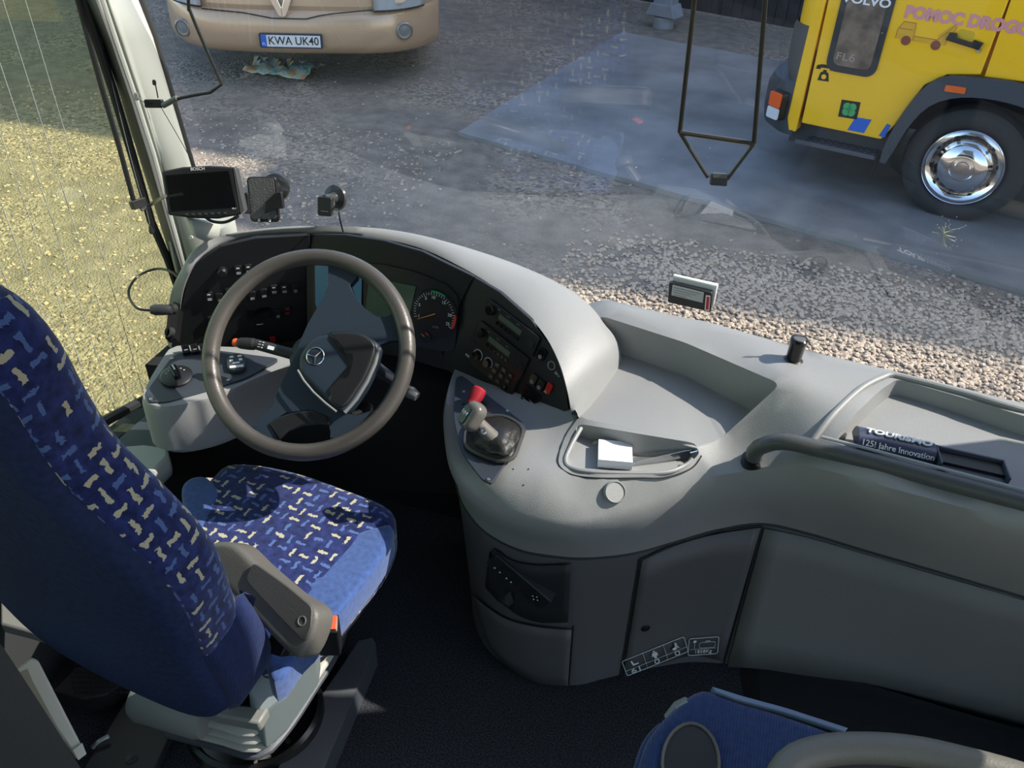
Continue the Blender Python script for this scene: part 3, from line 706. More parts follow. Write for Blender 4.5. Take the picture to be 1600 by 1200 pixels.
# opposite pillar and header, out of the frame
bm = bmesh.new(); add_poly(bm, [(XR-.03, wsY(XR, .8)-.02, .8), (XR, wsY(XR, .8)-.06, .8), (XR, wsY(XR, 2.7)-.06, 2.7), (XR-.03, wsY(XR, 2.7)-.02, 2.7)], Vector((.02, .02, 0))); structure('trim_5', bm, PILLAR, smooth=False)
bm = bmesh.new(); add_poly(bm, [(XL, 1.3, 2.72), (XL, 1.6, 2.72), (XL, 1.6, 2.8), (XL, 1.3, 2.8)], Vector((XR-XL, 0, 0))); structure('trim_6', bm, INT, smooth=False)

# ================================================================== dashboard
db = thing('dashboard', (-.1, 1.5, 0), 'grey moulded dashboard and console running across the bus under the windshield', 'dashboard')
def zz(pts): return [Z(*p) for p in pts]
# --- near edge of the top (E) and seam (S) and foot (B)
Epts = zz([(712, 572, .67), (700, 610, .67), (697, 650, .65), (703, 700, .635), (720, 738, .635), (752, 768, .635), (790, 790, .635), (835, 806, .635), (885, 812, .637), (935, 805, .642), (990, 790, .65), (1040, 772, .66), (1100, 748, .68), (1160, 737, .705), (1215, 732, .73), (1270, 730, .76), (1400, 765, .768), (1600, 818, .768)])
Epts += [Epts[-1] + (Epts[-1]-Epts[-2])*1.9]
Spts = [Z(715, 690, .5), Z(714, 720, .49), Z(712, 745, .47), Z(722, 785, .46), Z(748, 822, .46), Z(780, 845, .46), Z(815, 860, .46), Z(850, 867, .46), Z(900, 872, .46), Z(950, 870, .46), Z(1000, 862, .46), Z(1060, 845, .46), Z(1120, 828, .47), Z(1190, 818, .48), Z(1260, 832, .47), Z(1340, 856, .455), Z(1440, 885, .45), Z(1600, 932, .44)]
Spts += [Spts[-1] + (Spts[-1]-Spts[-2])*1.9]
Bpts = [Vector(p) for p in [(-.50, 1.70, 0), (-.49, 1.6, 0), (-.475, 1.5, 0), (-.455, 1.41, 0), (-.41, 1.34, 0), (-.36, 1.30, 0), (-.31, 1.283, 0), (-.24, 1.275, 0), (-.155, 1.28, 0), (-.09, 1.32, 0), (-.042, 1.351, 0), (.04, 1.40, 0), (.11, 1.435, 0), (.193, 1.456, 0), (.3, 1.475, 0), (.42, 1.49, 0), (.61, 1.51, 0), (.9, 1.515, 0), (1.15, 1.52, 0)]]
NN = 90
def rs(P):  # resample with matching parameterisation (control points correspond)
    out = []; n = len(P)-1
    for i in range(NN):
        t = i/(NN-1)*n; k = min(int(t), n-1); f = t-k
        a, b, c, d = P[max(k-1, 0)], P[k], P[k+1], P[min(k+2, n)]
        out.append(.5*((2*b) + (c-a)*f + (2*a-5*b+4*c-d)*f*f + (3*b-a-3*c+d)*f**3))
    return out
E_, S_, B_ = rs(Epts), rs(Spts), rs(Bpts)
ctr = Vector((.1, 1.9, 0))
def inw(p, d, dz=0):
    v = Vector((ctr.x*.0 + p.x*.55 + .0, 1.9, 0)) - Vector((p.x, p.y, 0)); v.normalize(); return p + v*d + Vector((0, 0, dz))
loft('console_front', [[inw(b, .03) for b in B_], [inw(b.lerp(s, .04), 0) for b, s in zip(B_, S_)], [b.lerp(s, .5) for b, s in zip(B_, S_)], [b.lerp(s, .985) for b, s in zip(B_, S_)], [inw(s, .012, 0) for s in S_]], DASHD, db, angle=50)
# --- the top: height field through measured points
ctl = [(712, 572, .67), (700, 610, .67), (703, 700, .635), (752, 768, .635), (835, 806, .635), (885, 812, .637), (990, 790, .65), (1100, 748, .68), (1215, 732, .73), (1400, 765, .768), (1600, 818, .768),
       (745, 600, .675), (800, 650, .68), (770, 745, .665), (810, 745, .675), (860, 775, .67), (880, 750, .685), (960, 775, .675), (850, 690, .69), (900, 742, .69), (1040, 740, .70), (1095, 705, .72), (1140, 690, .725), (1180, 715, .72), (1000, 765, .682),
       (885, 650, .71), (930, 640, .74), (900, 650, .72), (1220, 660, .78), (1222, 598, .84), (1240, 565, .84), (1300, 562, .84), (1500, 612, .84), (1600, 640, .84), (1280, 690, .79), (1400, 735, .79), (1600, 785, .79), (1450, 690, .80), (935, 480, .84), (1050, 520, .84), (940, 470, .84)]
cp = np.array([list(Z(*c)) for c in ctl]); extra = np.array([[1.1, 1.72, .84], [1.1, 1.45, .79], [-.45, 1.74, .72], [-.3, 1.78, .8], [1.1, 1.33, .768]])
cp = np.vstack([cp, extra])
def tps_fit(P, zv, lam=2e-4):
    n = len(P); d = np.linalg.norm(P[:, None]-P[None], axis=2); K = np.where(d > 0, d*d*np.log(d+1e-12), 0) + lam*np.eye(n)
    A_ = np.zeros((n+3, n+3)); A_[:n, :n] = K; A_[:n, n] = 1; A_[:n, n+1:] = P; A_[n, :n] = 1; A_[n+1:, :n] = P.T
    w = np.linalg.solve(A_, np.concatenate([zv, [0, 0, 0]])); return w
tw = tps_fit(cp[:, :2], cp[:, 2])
def top_z(x, y):
    d = np.hypot(cp[:, 0]-x, cp[:, 1]-y); K = np.where(d > 0, d*d*np.log(d+1e-12), 0)
    return min(.85, float(K@tw[:-3] + tw[-3] + tw[-2]*x + tw[-1]*y))
def top_hit(px, py):
    z = .72
    for _ in range(40):
        p = Z(px, py, z); z = z*.5 + .5*top_z(p.x, p.y)
    return Z(px, py, z)
def top_n(px, py):
    p = top_hit(px, py); e = .006
    return Vector((-(top_z(p.x+e, p.y)-top_z(p.x-e, p.y))/(2*e), -(top_z(p.x, p.y+e)-top_z(p.x, p.y-e))/(2*e), 1)).normalized()
def loop2(pts, n): return [(p.x, p.y) for p in crv([top_hit(*p) for p in pts], n, closed=True)]
def corners(pts, r=.2, k=3):
    """px polygon with softened corners"""
    out = []; n = len(pts)
    for i in range(n):
        a, b, c = Vector(pts[i-1]), Vector(pts[i]), Vector(pts[(i+1) % n])
        p, q = b.lerp(a, min(r, 14/max((a-b).length, 1))), b.lerp(c, min(r, 14/max((c-b).length, 1)))
        for j in range(k+1):
            t = j/k; out.append(tuple(p*(1-t)**2 + b*2*t*(1-t) + q*t*t))
    return out
tray = corners([(905, 652), (880, 620), (935, 492), (1070, 535), (1220, 600), (1130, 682), (1095, 702)])
binl = corners([(905, 662), (1000, 678), (1085, 692), (1093, 708), (1075, 728), (1035, 741), (930, 741), (886, 728), (882, 708), (893, 680)])
rect_r = corners([(1302, 690), (1335, 648), (1375, 610), (1402, 592), (1500, 620), (1600, 650), (1900, 735), (1900, 850), (1600, 768), (1450, 728)])
def as_xy(pp): return [(q.x, q.y) for q in [top_hit(*p) for p in pp]]
holes = [as_xy(tray), as_xy(binl), as_xy(rect_r)]
farx = [(1.15, 1.51), (.9, 1.55), (.616, 1.594), (.37, 1.632), (.255, 1.645), (0, 1.68), (-.254, 1.715), (-.45, 1.745)]
outline = [(p.x, p.y) for p in E_] + farx
inner_pts = [(x*.03-.6, 1.2 + y*.03) for x in range(60) for y in range(20)]
def near_any(p, loops, d=.012):
    return any(math.hypot(p[0]-q[0], p[1]-q[1]) < d for l in loops for q in l)
inner_pts = [p for p in inner_pts if not near_any(p, holes+[outline])]
vo, T = cdt(outline, holes, inner_pts)
bm = bmesh.new(); vs = []
for i, v in enumerate(vo):
    z = E_[i].z if i < NN else top_z(v.x, v.y)
    vs.append(bm.verts.new((v.x, v.y, z)))
for t in T:
    try: bm.faces.new([vs[i] for i in t])
    except Exception: pass
used_ = {v for f in bm.faces for v in f.verts}
for v in vs:
    if v not in used_: bm.verts.remove(v)
# rounded shoulder from the top edge down to the seam
sh = [E_]
for f, k in ((.12, .012), (.3, .014), (.55, .006), (.8, -.004), (1.0, 0.0)):
    sh.append([inw(e.lerp(s, f), -k) for e, s in zip(E_, S_)])
sh.append([inw(s, .012) for s in S_])
add_loft(bm, sh)
# far lip folds down behind the glass line
fl = [Vector((x, y, top_z(x, y))) for x, y in farx]
add_loft(bm, [fl, [p+Vector((0, .012, -.012)) for p in fl], [p+Vector((0, .015, -.1)) for p in fl]])
obj('console_top', bm, DASH, db, weld=1e-4, angle=52)
# --- tray, bin and recess tubs
def tub(name, pxloop, floorz, m, inset=.0, rim=.004):
    top = [top_hit(*p) for p in pxloop]; c = sum(top, Vector())/len(top)
    def dn(p, k): q = p.lerp(c, k); return Vector((q.x, q.y, min(p.z-.0, floorz(q) if callable(floorz) else floorz)))
    bm = bmesh.new()
    bot = [dn(p, inset) for p in top]
    add_loft(bm, [top + [top[0]], [p + Vector((0, 0, -.003)) for p in top] + [top[0]+Vector((0, 0, -.003))], bot+[bot[0]]])
    v2, T2 = cdt([(p.x, p.y) for p in bot], [])
    fv = [bm.verts.new((v.x, v.y, bot[min(i, len(bot)-1)].z)) for i, v in enumerate(v2)]
    for t in T2: bm.faces.new([fv[i] for i in t])
    return obj(name, bm, m, db, weld=2e-4, angle=30)
def tray_floor(q):
    # slopes gently from the front wall to the near edge
    f = (q.y-1.34)/(1.65-1.34); return .722 + .036*max(0, min(1, f))
tub('tray', tray, tray_floor, DASH, .0)
tub('storage_bin', binl, lambda q: .692, DASH, .05)
tub('upper_recess', rect_r, lambda q: .772 + max(0, min(1, (q.y-1.42)/.18))*.03, DASH, .02)
# raised rims
tube('recess_rim', crv([top_hit(*p)+Vector((0, 0, .002)) for p in ((1268, 692), (1300, 650), (1345, 608), (1385, 588), (1402, 588), (1500, 613), (1600, 642), (1900, 722))], 60), .0065, DASH, db, n=10)
tube('bin_seam', crv([top_hit(*p)+Vector((0, 0, .0)) for p in ((903, 652), (884, 680), (873, 710), (874, 728), (895, 742), (935, 747), (1000, 747), (1040, 746), (1080, 732), (1096, 712))], 60), .0016, GASKET, db, n=6)
tube('bin_rim', crv([top_hit(*p)+Vector((0, 0, -.001)) for p in ((908, 668), (893, 695), (884, 718), (892, 730), (930, 737), (1032, 738), (1070, 727), (1082, 716))], 60), .0045, DASH, db, n=8)
cvf = toward(top_hit(961, 769), top_n(961, 769))
lathe('round_cap', cvf, [(.001, .0005), (.0185, .0005), (.0205, .003), (.0225, .0005), (.023, -.004)], DASH, db, n=32)
for p in ((802, 733), (826, 733), (818, 758)):
    lathe('screw_hole', toward(top_hit(*p), top_n(*p)), [(.001, .0008), (.0015, .0008), (.0015, 0)], BLACK, db, n=8)
# seam line under the shoulder and vertical shut lines of the cupboard
tube('console_seam', [inw(s, -.001) for s in S_[:]], .0028, GASKET, db, n=6)

# --- black instrument panel, three faces wrapped round the driver
pA = Frame.facet(Z(500, 372, .91), Z(730, 432, .895), Z(640, 560, .66))
pL = Frame.facet(Z(300, 430, .84), Z(480, 372, .91), Z(300, 548, .62))
pB = Frame.facet(Z(750, 445, .885), Z(888, 640, .72), Z(700, 578, .66))
def edgeX(f1, f2, a, b):
    return None
bm = bmesh.new()
def sheet(fr, pts, m, h=.012, name='instrument_panel', parent=db, **k):
    return prism(name, fr, [fr.uv(*p) for p in pts], -h, 0, m, parent, **k)
sheet(pA, [(478, 366), (540, 367), (600, 376), (660, 393), (740, 432), (705, 500), (690, 552), (700, 580), (640, 562), (560, 545), (480, 545)], PANEL, name='instrument_panel', smooth=False, bevel=.002)
sheet(pL, [(292, 440), (305, 412), (345, 385), (400, 372), (484, 367), (488, 545), (400, 552), (330, 558), (270, 560), (268, 540), (280, 500)], PANEL, name='switch_panel', smooth=False, bevel=.002)
sheet(pB, [(736, 430), (780, 456), (830, 500), (865, 548), (882, 590), (888, 640), (845, 668), (790, 640), (740, 605), (698, 578), (690, 555), (712, 495)], PANEL, name='radio_panel', smooth=False, bevel=.002)
# --- cowl hood over the panel
cin = [(280, 520, .68), (283, 470, .78), (293, 432, .85), (315, 400, .89), (352, 380, .905), (400, 370, .912), (460, 365, .915), (530, 366, .915), (600, 374, .912), (660, 389, .905), (720, 417, .897), (770, 447, .882), (815, 483, .868), (850, 522, .85), (873, 565, .822), (886, 608, .785), (893, 645, .735)]
cout = [(262, 500, .70), (268, 455, .80), (284, 420, .86), (305, 390, .9), (345, 371, .92), (400, 362, .928), (460, 357, .932), (530, 356, .926), (600, 359, .922), (670, 371, .915), (740, 390, .905), (810, 414, .892), (870, 441, .876), (912, 468, .855), (942, 503, .83), (962, 548, .79), (903, 650, .728)]
I_, O_ = rs([Z(*p) for p in cin]), rs([Z(*p) for p in cout])
I0 = [p + (p-CAM).normalized()*.03 + Vector((0, 0, -.006)) for p in I_]
mid = [a.lerp(b, .5)+Vector((0, 0, .012)) for a, b in zip(I_, O_)]
q1 = [a.lerp(b, .12)+Vector((0, 0, .006)) for a, b in zip(I_, O_)]; q2 = [a.lerp(b, .85)+Vector((0, 0, .006)) for a, b in zip(I_, O_)]
def outd(i, p, d, dz):
    v = Vector((p.x+.65, p.y-1.2, 0)); v.normalize(); return p + v*d + Vector((0, 0, dz))
O1 = [outd(i, p, .012, -.02) for i, p in enumerate(O_)]
O2 = [Vector((q.x, min(q.y, 1.775), max(q.z, .55))) for q in [outd(i, p, .04, -.12) for i, p in enumerate(O_)]]
O3 = [Vector((q.x, min(q.y, 1.78), .52)) for q in O2]
loft('cowl', [I0, I_, q1, mid, q2, O_, O1, O2, O3], DASH, db, angle=70)
# lower left pod with its top plate
podt = [(228, 632, .685), (222, 612, .69), (250, 562, .70), (272, 540, .70), (330, 540, .70), (425, 545, .70), (470, 560, .69), (400, 592, .685), (330, 622, .685), (265, 636, .685)]
PT = crv([Z(*p) for p in podt], 40, closed=True)
pcn = sum(PT, Vector())/40
loft('side_pod', [[p + Vector((0, 0, -.14)) for p in [q.lerp(pcn, .12) for q in PT]], [p + Vector((0, 0, -.12)) for p in PT], [p + Vector((0, 0, -.01)) for p in PT], [p.lerp(pcn, .03) for p in PT], [p.lerp(pcn, .97) for p in PT]], DASH, db, closed=True, cap=True)
pP = Frame.facet(Z(240, 620, .692), Z(300, 560, .705), Z(400, 575, .695))
sheet(pP, corners([(232, 628), (228, 612), (272, 552), (330, 546), (440, 560), (385, 590), (320, 612), (262, 628)]), GREYB, h=.006, name='pod_plate', smooth=False, bevel=.001)
# column of the dash between pod and floor + under-dash darkness
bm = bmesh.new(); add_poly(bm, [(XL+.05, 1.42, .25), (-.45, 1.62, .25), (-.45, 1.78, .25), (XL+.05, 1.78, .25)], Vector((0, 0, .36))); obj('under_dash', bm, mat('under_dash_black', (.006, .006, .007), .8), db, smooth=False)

# --- gauges
def disc(name, fr, r, m, parent, h=.001, n=40): return lathe(name, fr, [(.0005, 0), (r, 0), (r, h), (.0005, h)], m, parent, n=n, smooth=False)
cl = sheet(pA, corners([(492, 408), (600, 412), (650, 424), (700, 444), (718, 466), (712, 550), (650, 540), (560, 530), (490, 520)]), mat('cluster_face', (.022, .023, .025), .35), h=.004, name='gauge_cluster', smooth=False)
cl.location = pA.n*.006
g1 = thing('rev_counter', pA.px(681, 488).o, None, None); g1.parent = db; g1.matrix_parent_inverse = Matrix.Translation(-db.location)
GF = pA.px(681, 488, .009)
disc('dial', GF, .058, mat('dial_black', (.014, .014, .015), .4), g1)
bm = bmesh.new()
for i in range(31):
    a = rad(200 - i*(230/30)); l = .009 if i % 5 == 0 else .0055
    c, s = math.cos(a), math.sin(a); f = GF.at(.049*c, .049*s, .0016, a); add_box(bm, f, -l/2, -.0005, 0, l/2, .0005, .0003)
obj('scale_ticks', bm, MARK, g1, smooth=False)
def arcband(name, r0, r1, a0, a1, m, fr, par):
    n = 14; bm = bmesh.new(); rows = [[fr.w(r*math.cos(rad(a0+(a1-a0)*i/n)), r*math.sin(rad(a0+(a1-a0)*i/n)), .0018) for i in range(n+1)] for r in (r0, r1)]
    add_loft(bm, rows); return obj(name, bm, m, par, solid=.0004, smooth=False)
arcband('green_band', .0525, .0565, 100, 62, GREENM, GF, g1)
arcband('red_band', .050, .0565, 8, -28, mat('band_red', (.7, .05, .03), .5), GF, g1)
for a, s in ((200, '1'), (160, '3'), (123, '5'), (95, '10'), (55, '15'), (8, '20'), (-25, '25')):
    text('dial_numeral', s, GF.at(.040*math.cos(rad(a)), .040*math.sin(rad(a)), .0016), .0105, MARK, g1)
tube('needle', [GF.w(.004*1.0, .0015, .004), GF.w(-.040, -.0215, .004)], [.0014, .0006], mat('needle_orange', (.8, .3, .05), .5), g1, n=6)
text('dial_unit', 'x100', GF.at(.006, -.032, .0016), .008, DIM, g1)
SG = pA.px(667, 523, .0105); disc('small_dial', SG, .016, MATS['dial_black'], g1)
tube('needle', [SG.w(.0, .0, .003), SG.w(-.009, .006, .003)], [.001, .0005], MATS['needle_orange'], g1, n=6)
arcband('red_band', .0085, .0115, 80, 30, MATS['band_red'], SG, g1)
sp = thing('speedometer', pA.px(525, 455).o, None, None); sp.parent = db; sp.matrix_parent_inverse = Matrix.Translation(-db.location)
SF = pA.px(535, 452, .009)
prism('dial', SF, rrect(-.006, 0, .126, .122, .012), 0, .001, DIAL_SKY, sp, smooth=False)
bm = bmesh.new()
for i in range(27):
    a = rad(215 - i*250/26); f = SF.at(.033*math.cos(a), .033*math.sin(a), .0014, a); add_box(bm, f, -.003, -.0005, 0, .003, .0005, .0003)
obj('scale_ticks', bm, mat('tick_pale', (.25, .45, .6), .5), sp, smooth=False)
prism('cluster_display', pA, [pA.uv(*p) for p in ((580, 432), (652, 446), (640, 504), (572, 494))], .006, .009, BLUEL, db, smooth=False)
# --- switches of the left panel
def switch(fr, px, py, w=.0165, h=.026, sym=None, m=BLACK, sm=MARK, lab=None):
    f = fr.px(px, py); o = prism('rocker_switch', f, rrect(0, 0, w, h, .0025), 0, .006, m, db, bevel=.001)
    if lab: o['label'] = lab
    if sym is not None:
        bm = bmesh.new(); s = w*.28
        if sym in 'bc':
            add_box(bm, f, -s, -h*.36, .0061, s, -h*.31, .0065); add_box(bm, f, -s, -h*.2, .0061, s, -h*.15, .0065); add_box(bm, f, -s, -h*.36, .0061, -s*.8, -h*.15, .0065); add_box(bm, f, s*.8, -h*.36, .0061, s, -h*.15, .0065)
        if sym in 'ac': add_box(bm, f, -s*.8, h*.2, .0061, s*.8, h*.34, .0065)
        if sym == 'd': add_lathe(bm, f.at(0, -h*.25, .0061), [(s*.5, 0), (s, 0), (s, .0004), (s*.5, .0004)], 12)
        if len(bm.verts): obj('symbol', bm, sm, o, smooth=False)
        else: bm.free()
    return o
for px, py, s in ((372, 421, 'c'), (388, 419, 'c'), (327, 462, 'c'), (343, 464, 'd'), (358, 456, 'a'), (394, 461, 'b'), (412, 457, 'b'), (428, 451, 'c'), (444, 450, 'c'), (461, 449, 'd'), (434, 489, 'd'), (330, 500, 'd'), (334, 525, 'a')):
    switch(pL, px, py, sym=s, sm=DIM if s in 'da' else MARK)
switch(pL, 449, 484, m=BLACK, sym='c', sm=mat('symbol_red', (.5, .02, .02), .5), lab='rocker switch with red symbols')
lathe('mirror_knob', pL.px(347, 423), [(.001, 0), (.012, 0), (.0115, .01), (.008, .014), (.001, .014)], BLACK, db, n=24)
prism('vent_block', pL.px(405, 489), rrect(0, 0, .055, .03, .003), 0, .004, BLACKG, db)
prism('label_strip', pL.px(406, 505), rect(-.008, -.0008, .008, .0008), .0045, .005, MARK, db, smooth=False)
prism('red_clip', pL.px(426, 529), rrect(0, 0, .014, .014, .003), 0, .006, RED, db)
# pod controls
for px, py in ((291, 549), (305, 548), (319, 547)):
    f = pP.px(px, py); o = prism('rocker_switch', f, rrect(0, 0, .017, .03, .002), 0, .01, BLACKG, db, bevel=.001)
    bm = bmesh.new(); add_box(bm, f, -.004, -.009, .0101, .004, -.005, .0104); obj('symbol', bm, MARK, o, smooth=False)
kf = pP.px(276, 590)
k = lathe('headlight_switch', kf, [(.001, 0), (.034, 0), (.035, .006), (.029, .01), (.001, .01)], BLACK, db, n=36)
kb = pP.px(276, 590, .01, rad(100))
prism('knob_bar', kb, rrect(0, 0, .040, .015, .004), 0, .014, BLACKG, k, bevel=.002)
prism('pointer_mark', kb, rect(.0, -.0015, .018, .0015), .0142, .0148, WHITE, k, smooth=False)
bm = bmesh.new()
for i in range(6):
    a = rad(25+i*26); f = pP.px(276, 590, .0102).at(.021*math.cos(a), .021*math.sin(a)); add_box(bm, f, -.0014, -.001, 0, .0014, .001, .0003)
obj('scale_marks', bm, MARK, k, smooth=False)
for p in ((269, 560), (236, 624), (357, 594)):
    lathe('screw', pP.px(*p), [(.001, 0), (.0045, 0), (.004, .002), (.0015, .0022), (.001, .001)], STEEL, db, n=14)
# --- radios and climate unit on the right face
def rad_unit(name, c0, c1, hgt):
    """unit whose top edge runs c0->c1"""
    u0, v0 = pB.uv(*c0); u1, v1 = pB.uv(*c1); w = math.hypot(u1-u0, v1-v0); a = math.atan2(v1-v0, u1-u0)
    return pB.at(u0, v0, .0, a), w
R1, w1 = rad_unit('radio', (762, 464), (843, 528), 0)
def unit(name, R, w, h, lcd=True, lab=None):
    o = prism(name, R, rrect(w/2, -h/2, w, h, .003), 0, .006, mat('unit_black', (.012, .012, .013), .35), db, bevel=.001)
    if lab: o['label'] = lab
    return o
def un(px, py, fr): 
    u, v = fr.uv(px, py); return u, v
wA = .155; hA = .048
RA = Frame(pB.hit(767, 468), pB.hit(845, 528)-pB.hit(767, 468), pB.hit(767, 468)-pB.hit(744, 520))
def lu(px, py): return RA.uv(px, py)
def runit(name, cs, lcdq, lab):
    P = [lu(*c) for c in cs]; u0 = min(p[0] for p in P); u1 = max(p[0] for p in P); v0 = min(p[1] for p in P); v1 = max(p[1] for p in P)
    o = prism(name, RA, rrect((u0+u1)/2, (v0+v1)/2, u1-u0, v1-v0, .003), 0, .007, mat('unit_black', (.012, .012, .013), .35), db, bevel=.001); o['label'] = lab
    if lcdq:
        a, b = lu(*lcdq[0]), lu(*lcdq[1]); c = ((a[0]+b[0])/2, (a[1]+b[1])/2); L_ = math.hypot(a[0]-b[0], a[1]-b[1])
        prism('display', RA, rect(c[0]-L_/2, c[1]-.0065, c[0]+L_/2, c[1]+.0065), .0072, .0078, LCD, o, smooth=False)
        bm = bmesh.new()
        for i in range(6): add_box(bm, RA, c[0]-L_/2+i*L_/5.5, c[1]-.019, .0072, c[0]-L_/2+i*L_/5.5+.007, c[1]-.013, .009)
        obj('preset_buttons', bm, BLACKG, o, smooth=False)
        bm = bmesh.new()
        for i in range(3): add_box(bm, RA, c[0]-L_/2+i*.03-.01, c[1]+.0125, .0072, c[0]-L_/2+i*.03-.002, c[1]+.014, .0075)
        obj('lettering', bm, DIM, o, smooth=False)
        lathe('volume_knob', RA.at(u0+.017, c[1], .007), [(.001, 0), (.0115, 0), (.0105, .009), (.001, .009)], BLACKG, o, n=24)
        lathe('menu_pad', RA.at(u1-.014, c[1]-.006, .007), [(.001, 0), (.011, 0), (.010, .003), (.001, .003)], BLACK, o, n=24)
    return o
runit('radio', [(767, 466), (846, 528), (758, 496), (832, 556)], [(782, 496), (818, 517)], 'upper radio with green display')
runit('radio', [(753, 500), (828, 562), (744, 528), (812, 590)], [(766, 530), (800, 551)], 'lower radio with green display')
cu = runit('climate_control', [(740, 532), (812, 594), (732, 562), (796, 612)], None, 'climate control unit with two dials')
for px, py, r in ((750, 554, .013), (766, 566, .012)):
    k = lathe('climate_dial', RA.at(*lu(px, py), .007), [(.001, 0), (r*.8, 0), (r*.72, .01), (.001, .01)], BLACKG, cu, n=24)
    arcband('dial_scale', r*.95, r*1.08, 200, -30, MARK, RA.at(*lu(px, py), .0055), cu)
bm = bmesh.new(); bs = bmesh.new()
for i in range(3):
    for j in range(3):
        u, v = lu(781+i*10.5-j*5, 569+i*8.2+j*9); add_poly(bm, [RA.w(*p, .007) for p in rrect(u, v, .0125, .0105, .0015, 2)], RA.n*.0025)
        add_poly(bs, [RA.w(*p, .0098) for p in rrect(u, v, .004, .004, .001, 2)], RA.n*.0003)
obj('push_buttons', bm, BLACKG, cu, smooth=False); obj('button_symbols', bs, DIM, cu, smooth=False)
text('mode_lettering', 'oo', RA.at(*lu(734, 554), .0075), .012, MARK, cu)
# far right switches, socket, hazard switch, vent
for px, py in ((848, 553), (835, 592), (846, 601)):
    switch(RA, px, py, w=.018, h=.026, sym='d', sm=DIM, m=BLACKG)
hz = switch(RA, 859, 606, w=.014, h=.026, m=mat('hazard_red', (.5, .015, .012), .35), lab='red hazard switch')
hf = RA.at(*lu(855, 611), .0065); bm = bmesh.new()
for a in (90, 210, 330):
    A0 = hf.w(.004*math.cos(rad(a)), .004*math.sin(rad(a)), .0003); A1 = hf.w(.004*math.cos(rad(a+120)), .004*math.sin(rad(a+120)), .0003); add_tube(bm, [A0, A1], .0005, 4)
obj('triangle_symbol', bm, WHITE, hz, smooth=False)
lathe('power_socket', RA.at(*lu(862, 571)), [(.0085, 0), (.0098, .0), (.0098, .002), (.0085, .002), (.0084, -.001)], mat('socket_ring', (.45, .43, .4), .4), db, n=28)
text('socket_lettering', '24 V', RA.at(*lu(871, 585), .001, rad(-15)), .008, MARK, db)
vt = prism('air_vent', RA, rrect(*[(a+b)/2 for a, b in zip(lu(822, 600), lu(838, 640))], .045, .04, .003), 0, .004, BLACK, db)
vc = [(a+b)/2 for a, b in zip(lu(822, 600), lu(838, 640))]
bm = bmesh.new()
for i in range(6): add_box(bm, RA, vc[0]-.019, vc[1]-.016+i*.0062, .004, vc[0]+.019, vc[1]-.0135+i*.0062, .008)
obj('vent_slats', bm, BLACKG, vt, smooth=False)
text('vent_lettering', 'Thermo', RA.at(*lu(832, 645), .001), .006, MARK, db)

# --- shifter pod
pG = Frame.facet(Z(716, 590, .684), Z(818, 665, .698), Z(765, 748, .678))
sheet(pG, corners([(712, 590), (722, 586), (820, 662), (822, 672), (768, 756), (752, 748), (720, 705), (708, 650)]), GREYB, h=.006, name='shifter_plate', smooth=False, bevel=.001)
bpts = [pG.w(*pG.uv(*p), .002) for p in ((727, 690), (735, 705), (775, 722), (800, 720), (812, 695), (816, 672), (790, 655), (760, 655), (735, 665))]
BL = crv(bpts, 28, closed=True); bcn = sum(BL, Vector())/28
pass
for p in ((763, 749), (793, 642), (725, 612)):
    lathe('screw', pG.px(*p), [(.001, 0), (.004, 0), (.0035, .002), (.0015, .0022), (.001, .001)], STEEL, db, n=14)
prism('gate_mark', pG, [pG.uv(*p) for p in ((723, 628), (735, 632), (742, 622), (738, 614), (741, 613), (747, 623), (737, 636), (722, 632))], 0, .002, BLACK, db, smooth=False)
lathe('parking_brake_knob', Frame(pG.w(*pG.uv(742, 632), .012), pG.x, pG.y).at(0, 0, 0), [(.001, 0), (.012, 0)], RED, None) if False else None
pk = pG.px(751, 632); kdir = (pG.hit(755, 624)-pG.hit(738, 640)).normalized()*1 + pG.n*.5
kf2 = toward(pG.w(*pG.uv(738, 638), .012), kdir)
kk = lathe('parking_brake_knob', kf2, [(.001, 0), (.0125, 0), (.013, .010), (.0165, .018), (.017, .036), (.014, .04), (.001, .04)], mat('brake_red', (.38, .02, .03), .35, var=.2), db, n=24)
# gear lever
gl = thing('gear_lever', pG.hit(768, 700), 'black gear lever with polished knob and leather gaiter on the console', 'gear lever')
lever_top = pG.w(*pG.uv(758, 690), .0); 
K = Z(737, 650, .765)
rows = []
for i in range(9):
    t = i/8; c = bcn.lerp(K + Vector((.048, .012, -.040)), t)
    s = (1-t)**.7*1.0*(1 + .10*math.sin(t*16)) + .26*t
    rows.append([c + (p-bcn)*s*(1+.05*math.sin(j*1.9+i)) for j, p in enumerate(BL)])
loft('gaiter', rows, mat('gaiter_leather', (.016, .015, .014), .5, bump=.8, scale=90), gl, closed=True, cap=True, angle=80)
tube('gaiter_hem', [p + pG.n*.004 for p in crv(bpts, 30, closed=True)], .005, mat('gaiter_hem', (.05, .048, .045), .4), gl, closed=True)
kdir = (K - (bcn)).normalized()
tube('lever_stem', [K + Vector((.05, .01, -.06)), K + Vector((.03, .004, -.035)), K], [.017, .015, .012], mat('stem_satin', (.16, .15, .13), .35), gl, n=14)
KF = toward(K, Vector((-.45, -.55, .55)))
pillow('knob', KF, rrect(0, 0, .044, .06, .016), -.016, .014, .012, mat('knob_satin', (.13, .12, .105), .35), gl, n=32)
prism('knob_insert', KF, rrect(-.006, -.003, .022, .038, .006), .012, .016, BLACKG, gl, bevel=.001)
text('gear_pattern', 'HH', KF.at(-.006, 0, .0163), .012, MARK, gl)
lathe('lever_button', toward(K + Vector((.03, -.012, -.022)), (.1, -.7, .6)), [(.001, 0), (.007, 0), (.007, .004), (.004, .005), (.001, .004)], STEEL, gl, n=16)

